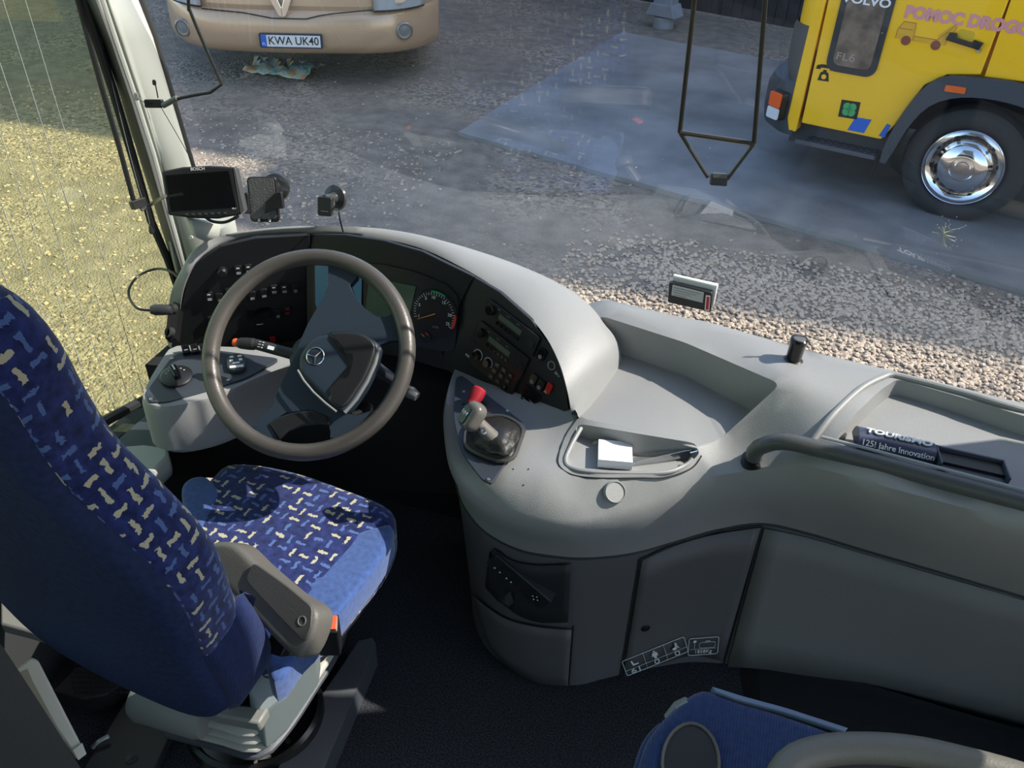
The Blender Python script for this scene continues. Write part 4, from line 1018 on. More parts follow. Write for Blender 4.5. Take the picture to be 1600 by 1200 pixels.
# --- retarder/heater unit inside the console front, cupboard door
def on_front(px, py, e=0, tol=.01):
    """point on the console front below the seam"""
    d = ray(px, py); best = None
    for i in range(NN-1):
        a, b, c, dd_ = B_[i], B_[i+1], S_[i+1], S_[i]
        n = (b-a).cross(dd_-a)
        if n.length < 1e-9: continue
        n.normalize(); den = d.dot(n)
        if abs(den) < 1e-6: continue
        t = (a-CAM).dot(n)/den; p = CAM + d*t
        ex = (b-a); s = (p-a).dot(ex)/ex.length_squared
        hz_ = (p.z)/.46
        lo = a.lerp(dd_, hz_); hi = b.lerp(c, hz_); ex = hi-lo; s = (p-lo).dot(ex)/ex.length_squared
        if -tol <= s <= 1+tol and t > 0:
            if best is None or t < best[0]:
                nn = n if n.dot(CAM-p) > 0 else -n; best = (t, p, nn)
    if best is None: return on_front(px, py, e, tol*4) if tol < 2 else (None, None)
    return best[1] + best[2]*e, best[2]
def front_sheet(name, pxs, m, e, parent, n=60, r=.0016):
    pts = [on_front(*p, e)[0] for p in pxs]; pts = [p for p in pts if p is not None]
    return tube(name, pts, r, m, parent, n=6)
def lin(pts, k=8):
    out = []
    for a, b in zip(pts, pts[1:]):
        for i in range(k): out.append((a[0]+(b[0]-a[0])*i/k, a[1]+(b[1]-a[1])*i/k))
    out.append(pts[-1]); return out
def grid_panel(name, q, m, e, parent, nu=16, nv=6, th=.003, **k):
    """four-sided px patch (top-left, top-right, bottom-right, bottom-left curves) laid on the console front"""
    top, bot = q; rows = []
    tcv = crv([(x, y, 0) for x, y in top], nu); bcv = crv([(x, y, 0) for x, y in bot], nu)
    for j in range(nv):
        row = []
        for a, b in zip(tcv, bcv):
            p = a.lerp(b, j/(nv-1)); w, _n = on_front(p.x, p.y, e); row.append(w)
        rows.append(row)
    if any(p is None for r_ in rows for p in r_): print('grid_panel miss', name, [[i for i, p in enumerate(r_) if p is None] for r_ in rows]); return None
    return loft(name, rows, m, parent, solid=th, **k)
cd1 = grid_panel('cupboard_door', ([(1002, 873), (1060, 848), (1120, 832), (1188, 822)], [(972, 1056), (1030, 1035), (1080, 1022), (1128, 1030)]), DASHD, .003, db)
front_sheet('door_gap', lin([(968, 1060), (985, 960), (999, 873)]), GASKET, .003, db)
front_sheet('door_gap', lin([(1190, 820), (1165, 915), (1130, 1040)]), GASKET, .003, db, r=.002)
grid_panel('wall_panel', ([(1194, 824), (1260, 838), (1340, 861), (1440, 890), (1600, 936), (1720, 972)], [(1136, 1040), (1200, 1044), (1300, 1062), (1400, 1084), (1600, 1140), (1740, 1176)]), mat('wall_panel_grey', (.19, .187, .182), .55, bump=.3, scale=350), .002, db, nu=20)
front_sheet('door_gap', lin([(999, 873), (1060, 846), (1120, 829), (1190, 820)]), GASKET, .003, db)
p, n = on_front(1007, 978, .008); lathe('finger_hole', toward(p, n), [(.001, .001), (.010, .001), (.0115, .0), (.001, 0)], BLACK, db, n=20)
# lower flap and radio niche on the driver side
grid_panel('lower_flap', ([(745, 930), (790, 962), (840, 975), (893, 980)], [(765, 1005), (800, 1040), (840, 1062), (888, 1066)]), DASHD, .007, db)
front_sheet('flap_gap', lin([(896, 977), (889, 1068)]), GASKET, .002, db)
nf = grid_panel('niche', ([(768, 850), (800, 872), (840, 880), (892, 878)], [(762, 915), (795, 948), (840, 968), (888, 968)]), mat('niche_black', (.02, .021, .024), .6), .005, db)
pr, nr_ = on_front(815, 903, .0); RF = toward(pr, nr_)
aR = math.atan2(RF.uv(862, 945)[1]-RF.uv(772, 868)[1], RF.uv(862, 945)[0]-RF.uv(772, 868)[0]) 
RF = RF.at(0, 0, .004, aR)
tc1 = prism('tachograph', RF, rrect(0, 0, .16, .05, .004), -.02, .012, mat('tacho_black', (.02, .022, .024), .4), db, bevel=.002); tc1['label'] = 'slanted black tachograph unit'
prism('display', RF, rect(-.05, -.005, .01, .014), .0122, .0128, mat('tacho_lcd', (.02, .028, .025), .2), tc1, smooth=False)
bm = bmesh.new()
for i, (x, y) in enumerate(((-.06, -.014), (-.045, -.014), (-.025, -.015), (-.012, -.015), (.05, .006), (.05, -.008), (.043, -.001), (.057, -.001))): add_lathe(bm, RF.at(x, y, .0122), [(.001, 0), (.0022, 0), (.0022, .001), (.001, .001)], 8)
obj('buttons', bm, MARK, tc1, smooth=False)
lathe('selector', RF.at(.05, -.001, .012), [(.001, 0), (.011, 0), (.010, .0006), (.001, .0006)], BLACKG, tc1, n=20)
lathe('red_light', RF.at(.008, -.014, .0122), [(.001, 0), (.0018, 0), (.001, .001)], RED, tc1, n=8)
# capacity stickers on the cupboard door
def sticker_frame(px, py, px2, py2):
    p, n = on_front(px, py, .0105); q, _ = on_front(px2, py2, .0105); x = (q-p); f = toward(p, n); return Frame(p, x, f.y)
def box_outline(bm, fr, u0, v0, u1, v1, r=.0009):
    add_tube(bm, [fr.w(*p) for p in rrect((u0+u1)/2, (v0+v1)/2, u1-u0, v1-v0, .006, 3)] , r, 5, closed=True)
s1 = sticker_frame(1025, 1030, 1060, 1016)
u0, v0 = s1.uv(980, 1055); u1, v1 = s1.uv(1070, 1000)
Wd = u1-u0; Hd = .066; cyy = (s1.uv(1026, 1025)[1])
bm = bmesh.new(); box_outline(bm, s1, u0, cyy-Hd/2, u1, cyy+Hd/2)
for f in (1/3, 2/3): add_tube(bm, [s1.w(u0+Wd*f, cyy-Hd/2), s1.w(u0+Wd*f, cyy+Hd/2)], .0005, 5)
add_tube(bm, [s1.w(u0, cyy-Hd*.18), s1.w(u1, cyy-Hd*.18)], .0005, 5)
sk = obj('capacity_sticker', bm, MARK, db, smooth=False)
for f, s in ((1/6, '61'), (.5, '0'), (5/6, '0')): text('number', s, s1.at(u0+Wd*f, cyy-Hd*.34), .027, MARK, sk, wide=1.15)
bm = bmesh.new(); q = s1.at(u0+Wd/6, cyy+.008)
add_poly(bm, [q.w(x, y) for x, y in ((-.008, .012), (-.004, .012), (-.001, -.003), (.010, -.004), (.010, -.009), (-.005, -.009))], q.n*.0004)
obj('pictogram', bm, MARK, sk, smooth=False)
bm = bmesh.new(); q = s1.at(u0+Wd*.5, cyy+.006)
add_lathe(bm, q.at(0, .016), [(.0003, 0), (.0032, 0), (.0032, .0004), (.0003, .0004)], 10)
add_poly(bm, [q.w(x, y) for x, y in ((-.006, .011), (.006, .011), (.008, -.004), (.005, -.004), (.004, .002), (.003, -.014), (.0005, -.014), (0, -.004), (-.0005, -.014), (-.003, -.014), (-.004, .002), (-.006, -.004), (-.008, -.002))], q.n*.0004)
obj('pictogram', bm, MARK, sk, smooth=False)
bm = bmesh.new(); q = s1.at(u0+Wd*5/6, cyy+.006)
add_lathe(bm, q.at(.002, .014), [(.0003, 0), (.003, 0), (.003, .0004), (.0003, .0004)], 10)
add_poly(bm, [q.w(x, y) for x, y in ((-.001, .01), (.005, .01), (.005, .002), (.009, -.008), (.006, -.009), (.003, -.001), (-.001, -.001))], q.n*.0004)
add_lathe(bm, q.at(-.003, -.006), [(.0045, 0), (.0058, 0), (.0058, .0004), (.0045, .0004)], 14)
obj('pictogram', bm, MARK, sk, smooth=False)
s2 = sticker_frame(1085, 1010, 1115, 1008); a0 = s2.uv(1076, 1010); a1 = s2.uv(1122, 1010); w2_ = a1[0]-a0[0]; cy2 = s2.uv(1100, 1009)[1]
bm = bmesh.new(); box_outline(bm, s2, a0[0], cy2-.033, a1[0], cy2+.030); add_tube(bm, [s2.w(a0[0]+.004, cy2-.011), s2.w(a1[0]-.004, cy2-.011)], .0004, 5)
box_outline(bm, s2, a0[0]+w2_*.36, cy2-.008, a0[0]+w2_*.9, cy2+.013, .0005); add_tube(bm, [s2.w(a0[0]+w2_*.2, cy2-.009), s2.w(a0[0]+w2_*.2, cy2+.014)], .0005, 5)
add_lathe(bm, s2.at(a0[0]+w2_*.2, cy2+.018), [(.003, 0), (.0042, 0), (.0042, .0004), (.003, .0004)], 14); add_tube(bm, [s2.w(a0[0]+w2_*.55, cy2+.017), s2.w(a0[0]+w2_*.72, cy2+.017)], .001, 5)
sk2 = obj('luggage_sticker', bm, MARK, db, smooth=False)
text('number', '1858Kg', s2.at((a0[0]+a1[0])/2, cy2-.021), .0175, MARK, sk2, wide=.8)

# --- grab rail along the right pad
rail = [(1178, 716, .725), (1180, 704, .745), (1195, 695, .765), (1225, 690, .785), (1275, 700, .79), (1350, 718, .79), (1450, 745, .79), (1600, 785, .79), (1750, 826, .79), (1990, 892, .79), (2010, 900, .75)]
rp = crv([Z(*p) for p in rail], 60)
gr = thing('grab_rail', rp[0], 'dark grey curved grab rail along the right edge of the dashboard', 'grab rail')
tube('rail_tube', rp, .0165, mat('rail_grey', (.075, .077, .075), .4, bump=.2, scale=300), gr, n=18)
rl = crv([Z(*p) + Vector((0, .0, .0165)) for p in ((1280, 693, .79), (1350, 711, .79), (1450, 738, .79), (1600, 778, .79), (1750, 819, .79))], 30)
tube('rail_inlay', rl, .0035, mat('inlay_pale', (.3, .31, .32), .35), gr, n=8)
lathe('rail_flange', toward(rp[0] + Vector((0, 0, -.004)), (0, -.2, .9)), [(.001, -.01), (.024, -.01), (.024, .002), (.001, .003)], BLACK, gr, n=24)

# --- badge and ashtray on the right pad
bt = [top_hit(1345, 664), top_hit(1462, 690), top_hit(1452, 724), top_hit(1330, 696)]
xb = ((bt[1]-bt[0])+(bt[2]-bt[3])).normalized(); cb = sum(bt, Vector())/4 + Vector((0, 0, -.012)); wb = ((bt[1]-bt[0]).length+(bt[2]-bt[3]).length)/2
yb = Vector((-xb.y, xb.x, 0)).normalized(); hb = .062
bdg = thing('name_badge', cb, 'dark blue rounded badge with two lines of white lettering on the dash', 'badge')
BF = Frame(cb, xb, yb); rows = []
for i in range(13):
    a = rad(180*i/12); rows.append([BF.w(s*wb/2, hb/2*math.cos(a), .031*math.sin(a)-.004) for s in (-1, 1)])
bm = bmesh.new(); Rr = add_loft(bm, rows)
bm.faces.new([r_[0] for r_ in Rr]); bm.faces.new([r_[1] for r_ in Rr][::-1]); bm.faces.new((Rr[0][0], Rr[-1][0], Rr[-1][1], Rr[0][1]))
obj('badge_body', bm, mat('badge_blue', (.035, .045, .09), .3), bdg, angle=40)
def badge_text(name, s, a, size, wide, bold, shear):
    f = Frame(BF.w(0, hb/2*math.cos(rad(a)), .031*math.sin(rad(a))-.004), xb, BF.y*(hb/2*math.sin(rad(a))) - BF.n*(.031*math.cos(rad(a)))); f = f.at(0, 0, .0016)
    return text(name, s, f, size, WHITE, bdg, wide=wide, bold=bold, shear=shear, depth=.0012)
badge_text('title', 'TOURISMO', 92, .0175, 1.4, .0006, .25)
badge_text('subtitle', '125! Jahre Innovation', 140, .0165, .95, .0, 0)
at_ = [top_hit(1466, 690), top_hit(1572, 722), top_hit(1574, 752), top_hit(1462, 722)]
asr = thing('ashtray', sum(at_, Vector())/4, 'black open ashtray slot right of the lettered blue badge', 'ashtray')
AF = Frame(sum(at_, Vector())/4 + Vector((0, 0, -.028)), xb, yb); aw = (at_[1]-at_[0]).length/2+.004
bm = bmesh.new()
add_box(bm, AF, -aw, -.028, 0, aw, -.012, .016); add_box(bm, AF, -aw, .022, 0, aw, .026, .030); add_box(bm, AF, -aw, -.028, 0, -aw+.003, .026, .030); add_box(bm, AF, aw-.003, -.028, 0, aw, .026, .030)
obj('slot_frame', bm, mat('slot_grey', (.06, .065, .085), .4), asr, smooth=False)
prism('slot_cover', AF, rect(-aw+.003, -.012, aw-.003, .023), .0, .022, BLACK, asr, smooth=False)

# microphone knob
mc_ = thing('microphone', Z(1238, 566, .84), 'black cylindrical microphone socket standing upright on the dash top near the glass', 'microphone')
MF = toward(Z(1238, 566, .835), (.03, .0, 1))
lathe('socket', MF, [(.001, 0), (.021, 0), (.021, .006), (.0165, .010), (.001, .010)], BLACK, mc_, n=24)
lathe('mic_body', MF, [(.001, .006), (.0155, .006), (.0165, .045), (.0178, .05), (.0178, .058), (.015, .06), (.001, .058)], BLACKG, mc_, n=24)
lathe('mesh_cap', MF, [(.001, .0585), (.0142, .0585), (.012, .0605), (.001, .0608)], mat('mic_mesh', (.12, .11, .1), .5), mc_, n=20)

# note block and clear holder in the bin
nb = Frame(Z(960, 716, .695), (1, .02, 0), (0, 1, 0)); nb = nb.at(0, 0, 0, rad(10))
nblk = thing('note_block', nb.o, 'white paper note block standing in the small bin of the console', 'paper block')
prism('paper_stack', nb, rect(-.034, -.032, .034, .032), 0, .02, mat('note_paper', (.85, .84, .86), .8, bump=.3, scale=10), nblk, smooth=False)
lathe('yellow_dot', nb.at(-.016, -.012, .0202), [(.0003, 0), (.002, 0), (.0003, .0003)], mat('dot_yellow', (.9, .85, .3), .6), nblk, n=10)
c0, c1 = Z(980, 728, .695), Z(1093, 704, .712); xh = (c1-c0); hl_ = xh.length
HF_ = Frame(c0, xh, (0, 0, 1)); 
ch_ = thing('clear_holder', c0, 'clear plastic holder lying behind the white note block in the bin', 'plastic holder')
bm = bmesh.new(); add_box(bm, HF_, 0, -.010, -.001, hl_, .008, .001); add_box(bm, HF_, 0, .006, -.012, hl_, .008, .0); add_box(bm, HF_, hl_-.014, -.012, -.014, hl_, .009, -.001)
obj('holder_shell', bm, glass('clear_acrylic', (.8, .82, .84), .3, .1), ch_, smooth=False, bevel=.0008)
tube('chrome_pin', [HF_.w(hl_-.022, .004, .004), HF_.w(hl_-.006, .007, .006)], .0025, CHROME, ch_, n=8)
coin = thing('coin', Z(932, 696, .68), 'silver coin leaning in the corner of the console bin', 'coin')
lathe('coin_disc', toward(Z(932, 695, .69), (.2, -.8, .5)), [(.001, 0), (.009, 0), (.009, .002), (.001, .002)], STEEL, coin, n=24)

# ================================================================== steering wheel
WC = Vector((-.80, 1.327, .816)); we, wa = rad(46.5), rad(7.8)
WN = Vector((math.sin(wa)*math.cos(we), -math.cos(wa)*math.cos(we), math.sin(we)))
SWF = toward(WC, WN)
sw = thing('steering_wheel', WC, 'large worn grey four-spoke steering wheel in front of the driver seat', 'steering wheel')
tube('rim', [SWF.w(.21*math.cos(2*math.pi*i/72), .21*math.sin(2*math.pi*i/72)) for i in range(72)], .0178, WHEELM, sw, n=18, closed=True, angle=80)
def cp_(x, y): return (300 + x/3.2432, 370 + y/3.2432)
def wpts(L_, fr=SWF): return [fr.uv(*cp_(*p)) for p in L_]
body = [(690, 100), (690, 185), (692, 240), (672, 300), (630, 370), (590, 440), (555, 520), (505, 640), (440, 770), (405, 870), (330, 940), (290, 975), (360, 1030), (425, 1060), (440, 1035), (400, 960), (405, 935), (480, 890), (600, 878), (680, 915), (702, 985), (700, 1020), (800, 1020), (880, 970), (940, 900), (900, 885), (830, 905), (770, 892), (815, 850), (880, 760), (925, 655), (948, 550), (1000, 528), (1085, 525), (1080, 430), (1050, 365), (990, 405), (935, 405), (872, 362), (818, 290), (800, 245), (835, 205), (835, 130), (780, 105)]
bm = bmesh.new(); bu = wpts(body)
# dished: the centre stands lower than the rim
def dish(u, v): 
    r = math.hypot(u, v)/.21; return -.012 + .004*(1-r)
va, Ta = cdt([Vector(p) for p in bu], [], [Vector((i*.012, j*.012)) for i in range(-18, 19) for j in range(-18, 19)])
tv = [bm.verts.new(SWF.w(v.x, v.y, dish(v.x, v.y)+.012)) for v in va]; bv = [bm.verts.new(SWF.w(v.x, v.y, dish(v.x, v.y)-.008)) for v in va]
for t in Ta: bm.faces.new([tv[i] for i in t]); bm.faces.new([bv[i] for i in t][::-1])
nb_ = len(bu)
for i in range(nb_): 
    try: bm.faces.new((tv[i], tv[(i+1) % nb_], bv[(i+1) % nb_], bv[i]))
    except Exception: pass
us_ = {v for f in bm.faces for v in f.verts}
for v in tv+bv:
    if v not in us_: bm.verts.remove(v)
obj('spokes', bm, HUBM, sw, bevel=.004, angle=40)
SWH = SWF.at(0, 0, .026)
pad = wpts([(540, 640), (555, 580), (610, 512), (700, 482), (800, 478), (890, 505), (945, 545), (938, 600), (900, 700), (850, 790), (768, 888), (700, 845), (610, 760), (555, 705)], SWH)
pillow('horn_pad', SWF, pad, -.02, .030, .012, HUBM, sw, n=60)
pad2 = wpts([(700, 486), (800, 482), (880, 500), (935, 560), (900, 680), (850, 770), (768, 870), (690, 820), (760, 740), (800, 640), (790, 560), (750, 510)], SWH)
pillow('pad_panel', SWF, pad2, .0, .034, .008, BLACK, sw, n=60)
tube('lower_crease', [SWF.w(*SWH.uv(*cp_(*p)), .031) for p in ((540, 678), (570, 730), (620, 790), (680, 845), (735, 888))], .0022, mat('lit_crease_satin', (.25, .25, .24), .3), sw, n=8)  # pad crease; its pale colour paints in the lit edge
tube('side_crease', [SWF.w(*SWH.uv(*cp_(*p)), .022) for p in ((945, 560), (925, 640), (885, 730), (830, 820), (770, 888))], .0045, mat('lit_crease_grey', (.17, .175, .17), .4), sw, n=8)  # pad side crease, paler to paint in its thick lit edge
ef = SWF.at(0, 0, .031).px(*cp_(625, 605))
em = tube('emblem_ring', [ef.w(.0180*math.cos(2*math.pi*i/40), .0180*math.sin(2*math.pi*i/40)) for i in range(40)], .0011, CHROME, sw, n=8, closed=True)
bm = bmesh.new()
for a in (48, 172, 275):
    a = rad(a); c, s = math.cos(a), math.sin(a)
    add_poly(bm, [ef.w(.0176*c, .0176*s, .001), ef.w(-.0022*s*1.1, .0022*c*1.1, .0), ef.w(0, 0, .0025)], Vector((0, 0, -.0004)))
    add_poly(bm, [ef.w(.0176*c, .0176*s, .001), ef.w(.0022*s*1.1, -.0022*c*1.1, .0), ef.w(0, 0, .0025)], Vector((0, 0, -.0004)))
obj('emblem_star', bm, CHROME, sw, smooth=False)
bm = bmesh.new(); add_poly(bm, [SWF.w(*p, -.006) for p in wpts([(395, 945), (440, 915), (520, 890), (610, 880), (690, 912), (705, 955), (640, 950), (560, 958), (490, 985), (445, 1028)])], SWF.n*.012)
obj('lower_cover', bm, BLACK, sw, bevel=.003)
# steering column with stalks
sc_ = thing('steering_column', WC - WN*.1, 'black steering column with indicator and wiper stalks behind the wheel', 'steering column')
CF = SWF.at(0, 0, 0)
lathe('column_shroud', CF, [(.02, -.30), (.06, -.28), (.065, -.1), (.055, -.045), (.03, -.035), (.001, -.035)], BLACK, sc_, n=28)
LS = SWF.at(0, 0, -.055)
a = LS.w(*LS.uv(490, 562)); b = LS.w(*LS.uv(400, 538)); c = LS.w(*LS.uv(372, 536)); d = LS.w(*LS.uv(363, 534))
s_ = tube('indicator_stalk', [a, b], [.013, .0115], mat('stalk_black', (.03, .03, .032), .4), sc_, n=18)
tube('twist_grip', [b, b.lerp(c, .15), b.lerp(c, .5), b.lerp(c, .85), c], [.0115, .0135, .0135, .0125, .010], mat('grip_black', (.02, .02, .02), .5), s_, n=14, smooth=False)
tube('orange_tip', [c, c.lerp(d, .5), d.lerp(c, .2)], [.0085, .0095, .0075], ORANGE, s_, n=16)
ax = (a-b).normalized(); SFm = toward(b.lerp(a, .35), (LS.n - ax*LS.n.dot(ax)), up=LS.y)
SFm = Frame(b.lerp(a, .30) + SFm.n*.0132, ax, SFm.n.cross(ax)); 
bm = bmesh.new(); add_poly(bm, [SFm.w(*p) for p in rrect(.0, -.001, .015, .008, .001, 2)], SFm.n*.0006); obj('lamp_symbol', bm, MARK, s_, smooth=False)
bm = bmesh.new()
for i in range(3): add_box(bm, SFm, -.030, .006-i*.006, 0, -.024, .0068-i*.006, .0006); add_box(bm, SFm, -.021, .0055-i*.006, 0, -.018, .0075-i*.006, .0006)
obj('stalk_marks', bm, MARK, s_, smooth=False)
RS = SWF.at(0, 0, -.06); a = RS.w(*RS.uv(580, 570)); b = RS.w(*RS.uv(640, 612)); c = RS.w(*RS.uv(652, 620))
s_ = tube('retarder_stalk', [a, a.lerp(b, .4), b], [.016, .013, .0125], mat('stalk_blue', (.04, .045, .06), .4), sc_, n=18)
tube('stalk_cap', [b, b.lerp(c, .3), c], [.0135, .0135, .010], mat('cap_grey', (.12, .12, .12), .4), s_, n=18)
IG = SWF.at(0, 0, -.07); ig = toward(IG.hit(570, 640), WN)
s_ = lathe('ignition_switch', ig, [(.001, -.03), (.018, -.03), (.017, .01), (.010, .012), (.001, .012)], BLACK, sc_, n=24)
tube('ignition_key', [ig.w(-.006, -.006, .012), ig.w(-.014, -.016, .03)], .006, mat('key_brass', (.5, .48, .36), .3, metal=.5), s_, n=10, flat=.4)

# key fob on the pod plate
kfb = pP.px(370, 571)
fob = thing('key_fob', kfb.o, 'black and white remote key fob lying on the side pod', 'key fob')
pillow('fob_body', kfb.at(0, 0, 0, rad(-8)), rrect(0, 0, .042, .058, .018), 0, .014, .006, mat('fob_black', (.05, .055, .06), .35), fob, n=28)
bm = bmesh.new()
for x, y, w, h in ((-.007, .012, .007, .004), (.007, .012, .007, .004), (-.008, .002, .006, .005), (.008, .002, .006, .005), (0, -.006, .012, .004), (0, -.016, .024, .006)):
    add_poly(bm, [kfb.at(0, 0, 0, rad(-8)).w(*p, .0138) for p in rrect(x*1.25, y*1.25, w*1.25, h*1.3, .001, 2)], kfb.n*.0014)
obj('fob_buttons', bm, WHITE, fob, smooth=False)

# ================================================================== screen, holders, gadgets on the glass
def py_frame(px, py, yv, n=(0.1, -1, .25)): return toward(Yp(px, py, yv), n)
MN = toward(Yp(313, 300, 1.52), (.32, -1, .42)); MN = MN.at(0, 0, 0, rad(0))
mon = thing('monitor', MN.o, 'black flat monitor on a bracket at the foot of the left pillar', 'monitor')
mq = [MN.uv(*p) for p in ((251, 268), (285, 261), (325, 259), (364, 261), (376, 335), (340, 342), (300, 341), (262, 336))]
prism('monitor_case', MN, mq, -.03, 0, mat('monitor_black', (.015, .015, .016), .35), mon, bevel=.004)
sq = [MN.uv(*p) for p in ((259, 274), (357, 267), (369, 324), (268, 330))]
prism('screen', MN, sq, .0, .0012, mat('screen_dark', (.004, .004, .005), .12), mon, smooth=False)
prism('side_bezel', MN, [MN.uv(*p) for p in ((364, 261), (368, 263), (382, 328), (376, 335))], -.028, .001, mat('bezel_silver', (.12, .12, .12), .3, metal=.4), mon, bevel=.001)
text('maker_lettering', 'BOSCH', MN.px(309, 264, .0008, rad(4)), .0095, MARK, mon, depth=.0001)
bm = bmesh.new()
for i in range(7):
    u, v = MN.uv(292+i*10, 335-i*.4); add_box(bm, MN, u-.003, v-.0015, .0, u+.003, v+.0015, .002)
obj('monitor_buttons', bm, mat('button_grey', (.06, .06, .06), .4), mon, smooth=False)
text('model_lettering', 'FS-7', MN.px(366, 326, .0008), .005, MARK, mon)
# bracket socket below the monitor
sk_ = toward(Yp(345, 368, 1.60), (0, -.2, 1))
brk = thing('monitor_bracket', sk_.o, 'pale grey pedestal bracket carrying the monitor beside the pillar', 'bracket')
lathe('pedestal', sk_, [(.001, -.08), (.036, -.08), (.037, -.02), (.042, .035), (.04, .045), (.001, .045)], PILLAR, brk, n=32)
loft('bracket_arm', [[Yp(300, 345, 1.5), Yp(345, 352, 1.56)], [Yp(308, 372, 1.5), Yp(340, 385, 1.56)]], PILLAR, brk, solid=.02)
tube('monitor_cable', crv([Yp(*p, 1.53) for p in ((322, 340), (332, 346), (352, 347), (372, 338))], 14), .0035, BLACK, brk)
lathe('screw_cap', toward(Yp(299, 371, 1.49), (.2, -1, .3)), [(.001, 0), (.005, 0), (.004, .003), (.001, .003)], PILLAR, brk, n=14)
lf_ = loft('bracket_foot', [[Yp(262, 378, 1.62), Yp(288, 350, 1.66), Yp(330, 368, 1.7)], [Yp(274, 425, 1.62), Yp(288, 405, 1.66), Yp(330, 380, 1.7)]], PILLAR, brk, solid=.012)
# phone holder
PH = toward(ws_hit(411, 312, .09), (.25, -1, .35)); PH = PH.at(0, 0, 0, rad(3))
phd = thing('phone_holder', PH.o, 'black phone holder with dotted pad and side clamps on the windshield', 'phone holder')
phm = mat('holder_pad', (.1, .1, .1), .5, bump=1.0, scale=220)
pw = abs(PH.uv(434, 312)[0]-PH.uv(388, 312)[0]); phh = abs(PH.uv(411, 345)[1]-PH.uv(411, 274)[1])
prism('holder_back', PH, rrect(0, 0, pw, phh, .01, 5), -.012, 0, BLACK, phd, bevel=.002)
prism('holder_grip_pad', PH, rrect(0, .003, pw*.86, phh*.9, .008, 5), 0, .003, phm, phd)
prism('side_clamp', PH, rrect(-pw*.56, -.008, .018, .05, .003), -.01, .012, BLACK, phd, bevel=.002)
prism('side_clamp', PH, [(.006, -.032), (.01, -.004), (pw*.5, .018), (pw*.72, .02), (pw*.74, -.02), (pw*.5, -.02)], .003, .02, BLACK, phd, bevel=.002)
for x in (-.012, .014): lathe('foot_peg', toward(PH.w(x, -phh*.44, .004), -PH.y+PH.n), [(.001, 0), (.004, 0), (.0035, .008), (.001, .009)], STEEL, phd, n=12)
sc0 = ws_hit(430, 293, .004); lathe('suction_cup', toward(sc0, (.3, -1, .35)), [(.001, -.002), (.036, -.002), (.034, .004), (.018, .012), (.012, .03), (.001, .031)], mat('cup_dark', (.02, .02, .021), .25), phd, n=32)
tube('holder_arm', [sc0 + Vector((.005, -.03, .01)), PH.w(0, .012, -.012)], .008, BLACK, phd)
# camera on the windshield
DC = toward(ws_hit(507, 323, .085), (.15, -1, .3))
dcm = thing('dash_camera', DC.o, 'small black square camera on a round suction mount with its cable', 'camera')
prism('camera_case', DC, rrect(0, 0, .036, .046, .005, 4), -.016, 0, mat('camera_black', (.02, .02, .021), .35), dcm, bevel=.002)
prism('status_strip', DC, rect(-.009, -.0115, .009, -.0108), .0, .0005, mat('strip_gold', (.5, .42, .25), .4), dcm, smooth=False)
cup = ws_hit(524, 309, .004); cf_ = toward(cup, (-.2, -1, .3))
lathe('suction_cup', cf_, [(.001, -.002), (.033, -.002), (.031, .004), (.015, .008), (.012, .02), (.010, .045), (.001, .046)], mat('cup_satin', (.05, .05, .05), .25), dcm, n=32)
tube('camera_arm', [cup + Vector((-.006, -.03, .008)), DC.w(.014, .006, -.014)], .009, mat('arm_grey', (.15, .15, .15), .3), dcm)
tube('camera_cable', crv([DC.w(.018, -.006, -.01), Yp(528, 328, 1.62), Yp(531, 342, 1.64), Yp(536, 362, 1.66)], 14), .0018, BLACK, dcm, n=6)
# toll transponder stuck low on the glass
TF = toward(ws_hit(1081, 464, .034), (-.1, -1, .0)); TF = TF.at(0, 0, 0, rad(-3))
tg = thing('toll_transponder', TF.o, 'white and black toll transponder box with printed label on the windshield', 'transponder')
tq = [TF.uv(*p) for p in ((1045, 442), (1113, 458), (1110, 488), (1043, 473))]
prism('case_black', TF, tq, -.016, 0, BLACK, tg, bevel=.003)
tq2 = [TF.uv(*p) for p in ((1050, 437), (1120, 453), (1122, 456), (1113, 489), (1108, 484), (1044, 470))]
prism('case_white', TF.at(0, .003, -.016), [TF.uv(*p) for p in ((1048, 437), (1119, 453), (1112, 486), (1044, 471))], -.012, 0, WHITE, tg, bevel=.003)
prism('info_label', TF, [TF.uv(*p) for p in ((1051, 445), (1100, 457), (1098, 473), (1049, 461))], .0, .0006, mat('label_grey', (.42, .43, .43), .5), tg, smooth=False)
prism('red_label', TF, [TF.uv(*p) for p in ((1103, 461), (1110, 462), (1108, 486), (1101, 484))], .0, .0006, mat('label_white', (.8, .8, .8), .5), tg, smooth=False)
prism('red_code', TF, [TF.uv(*p) for p in ((1104.3, 463), (1108.8, 464), (1107, 484), (1102.5, 483))], .0008, .0012, RED, tg, smooth=False)
bm = bmesh.new()
for i in range(4):
    a = TF.uv(1053, 449+i*3.6); b = TF.uv(1094-i*7, 459+i*2.0); add_tube(bm, [TF.w(*a, .0008), TF.w(*b, .0008)], .0005, 4)
obj('printed_lines', bm, DIM, tg, smooth=False)
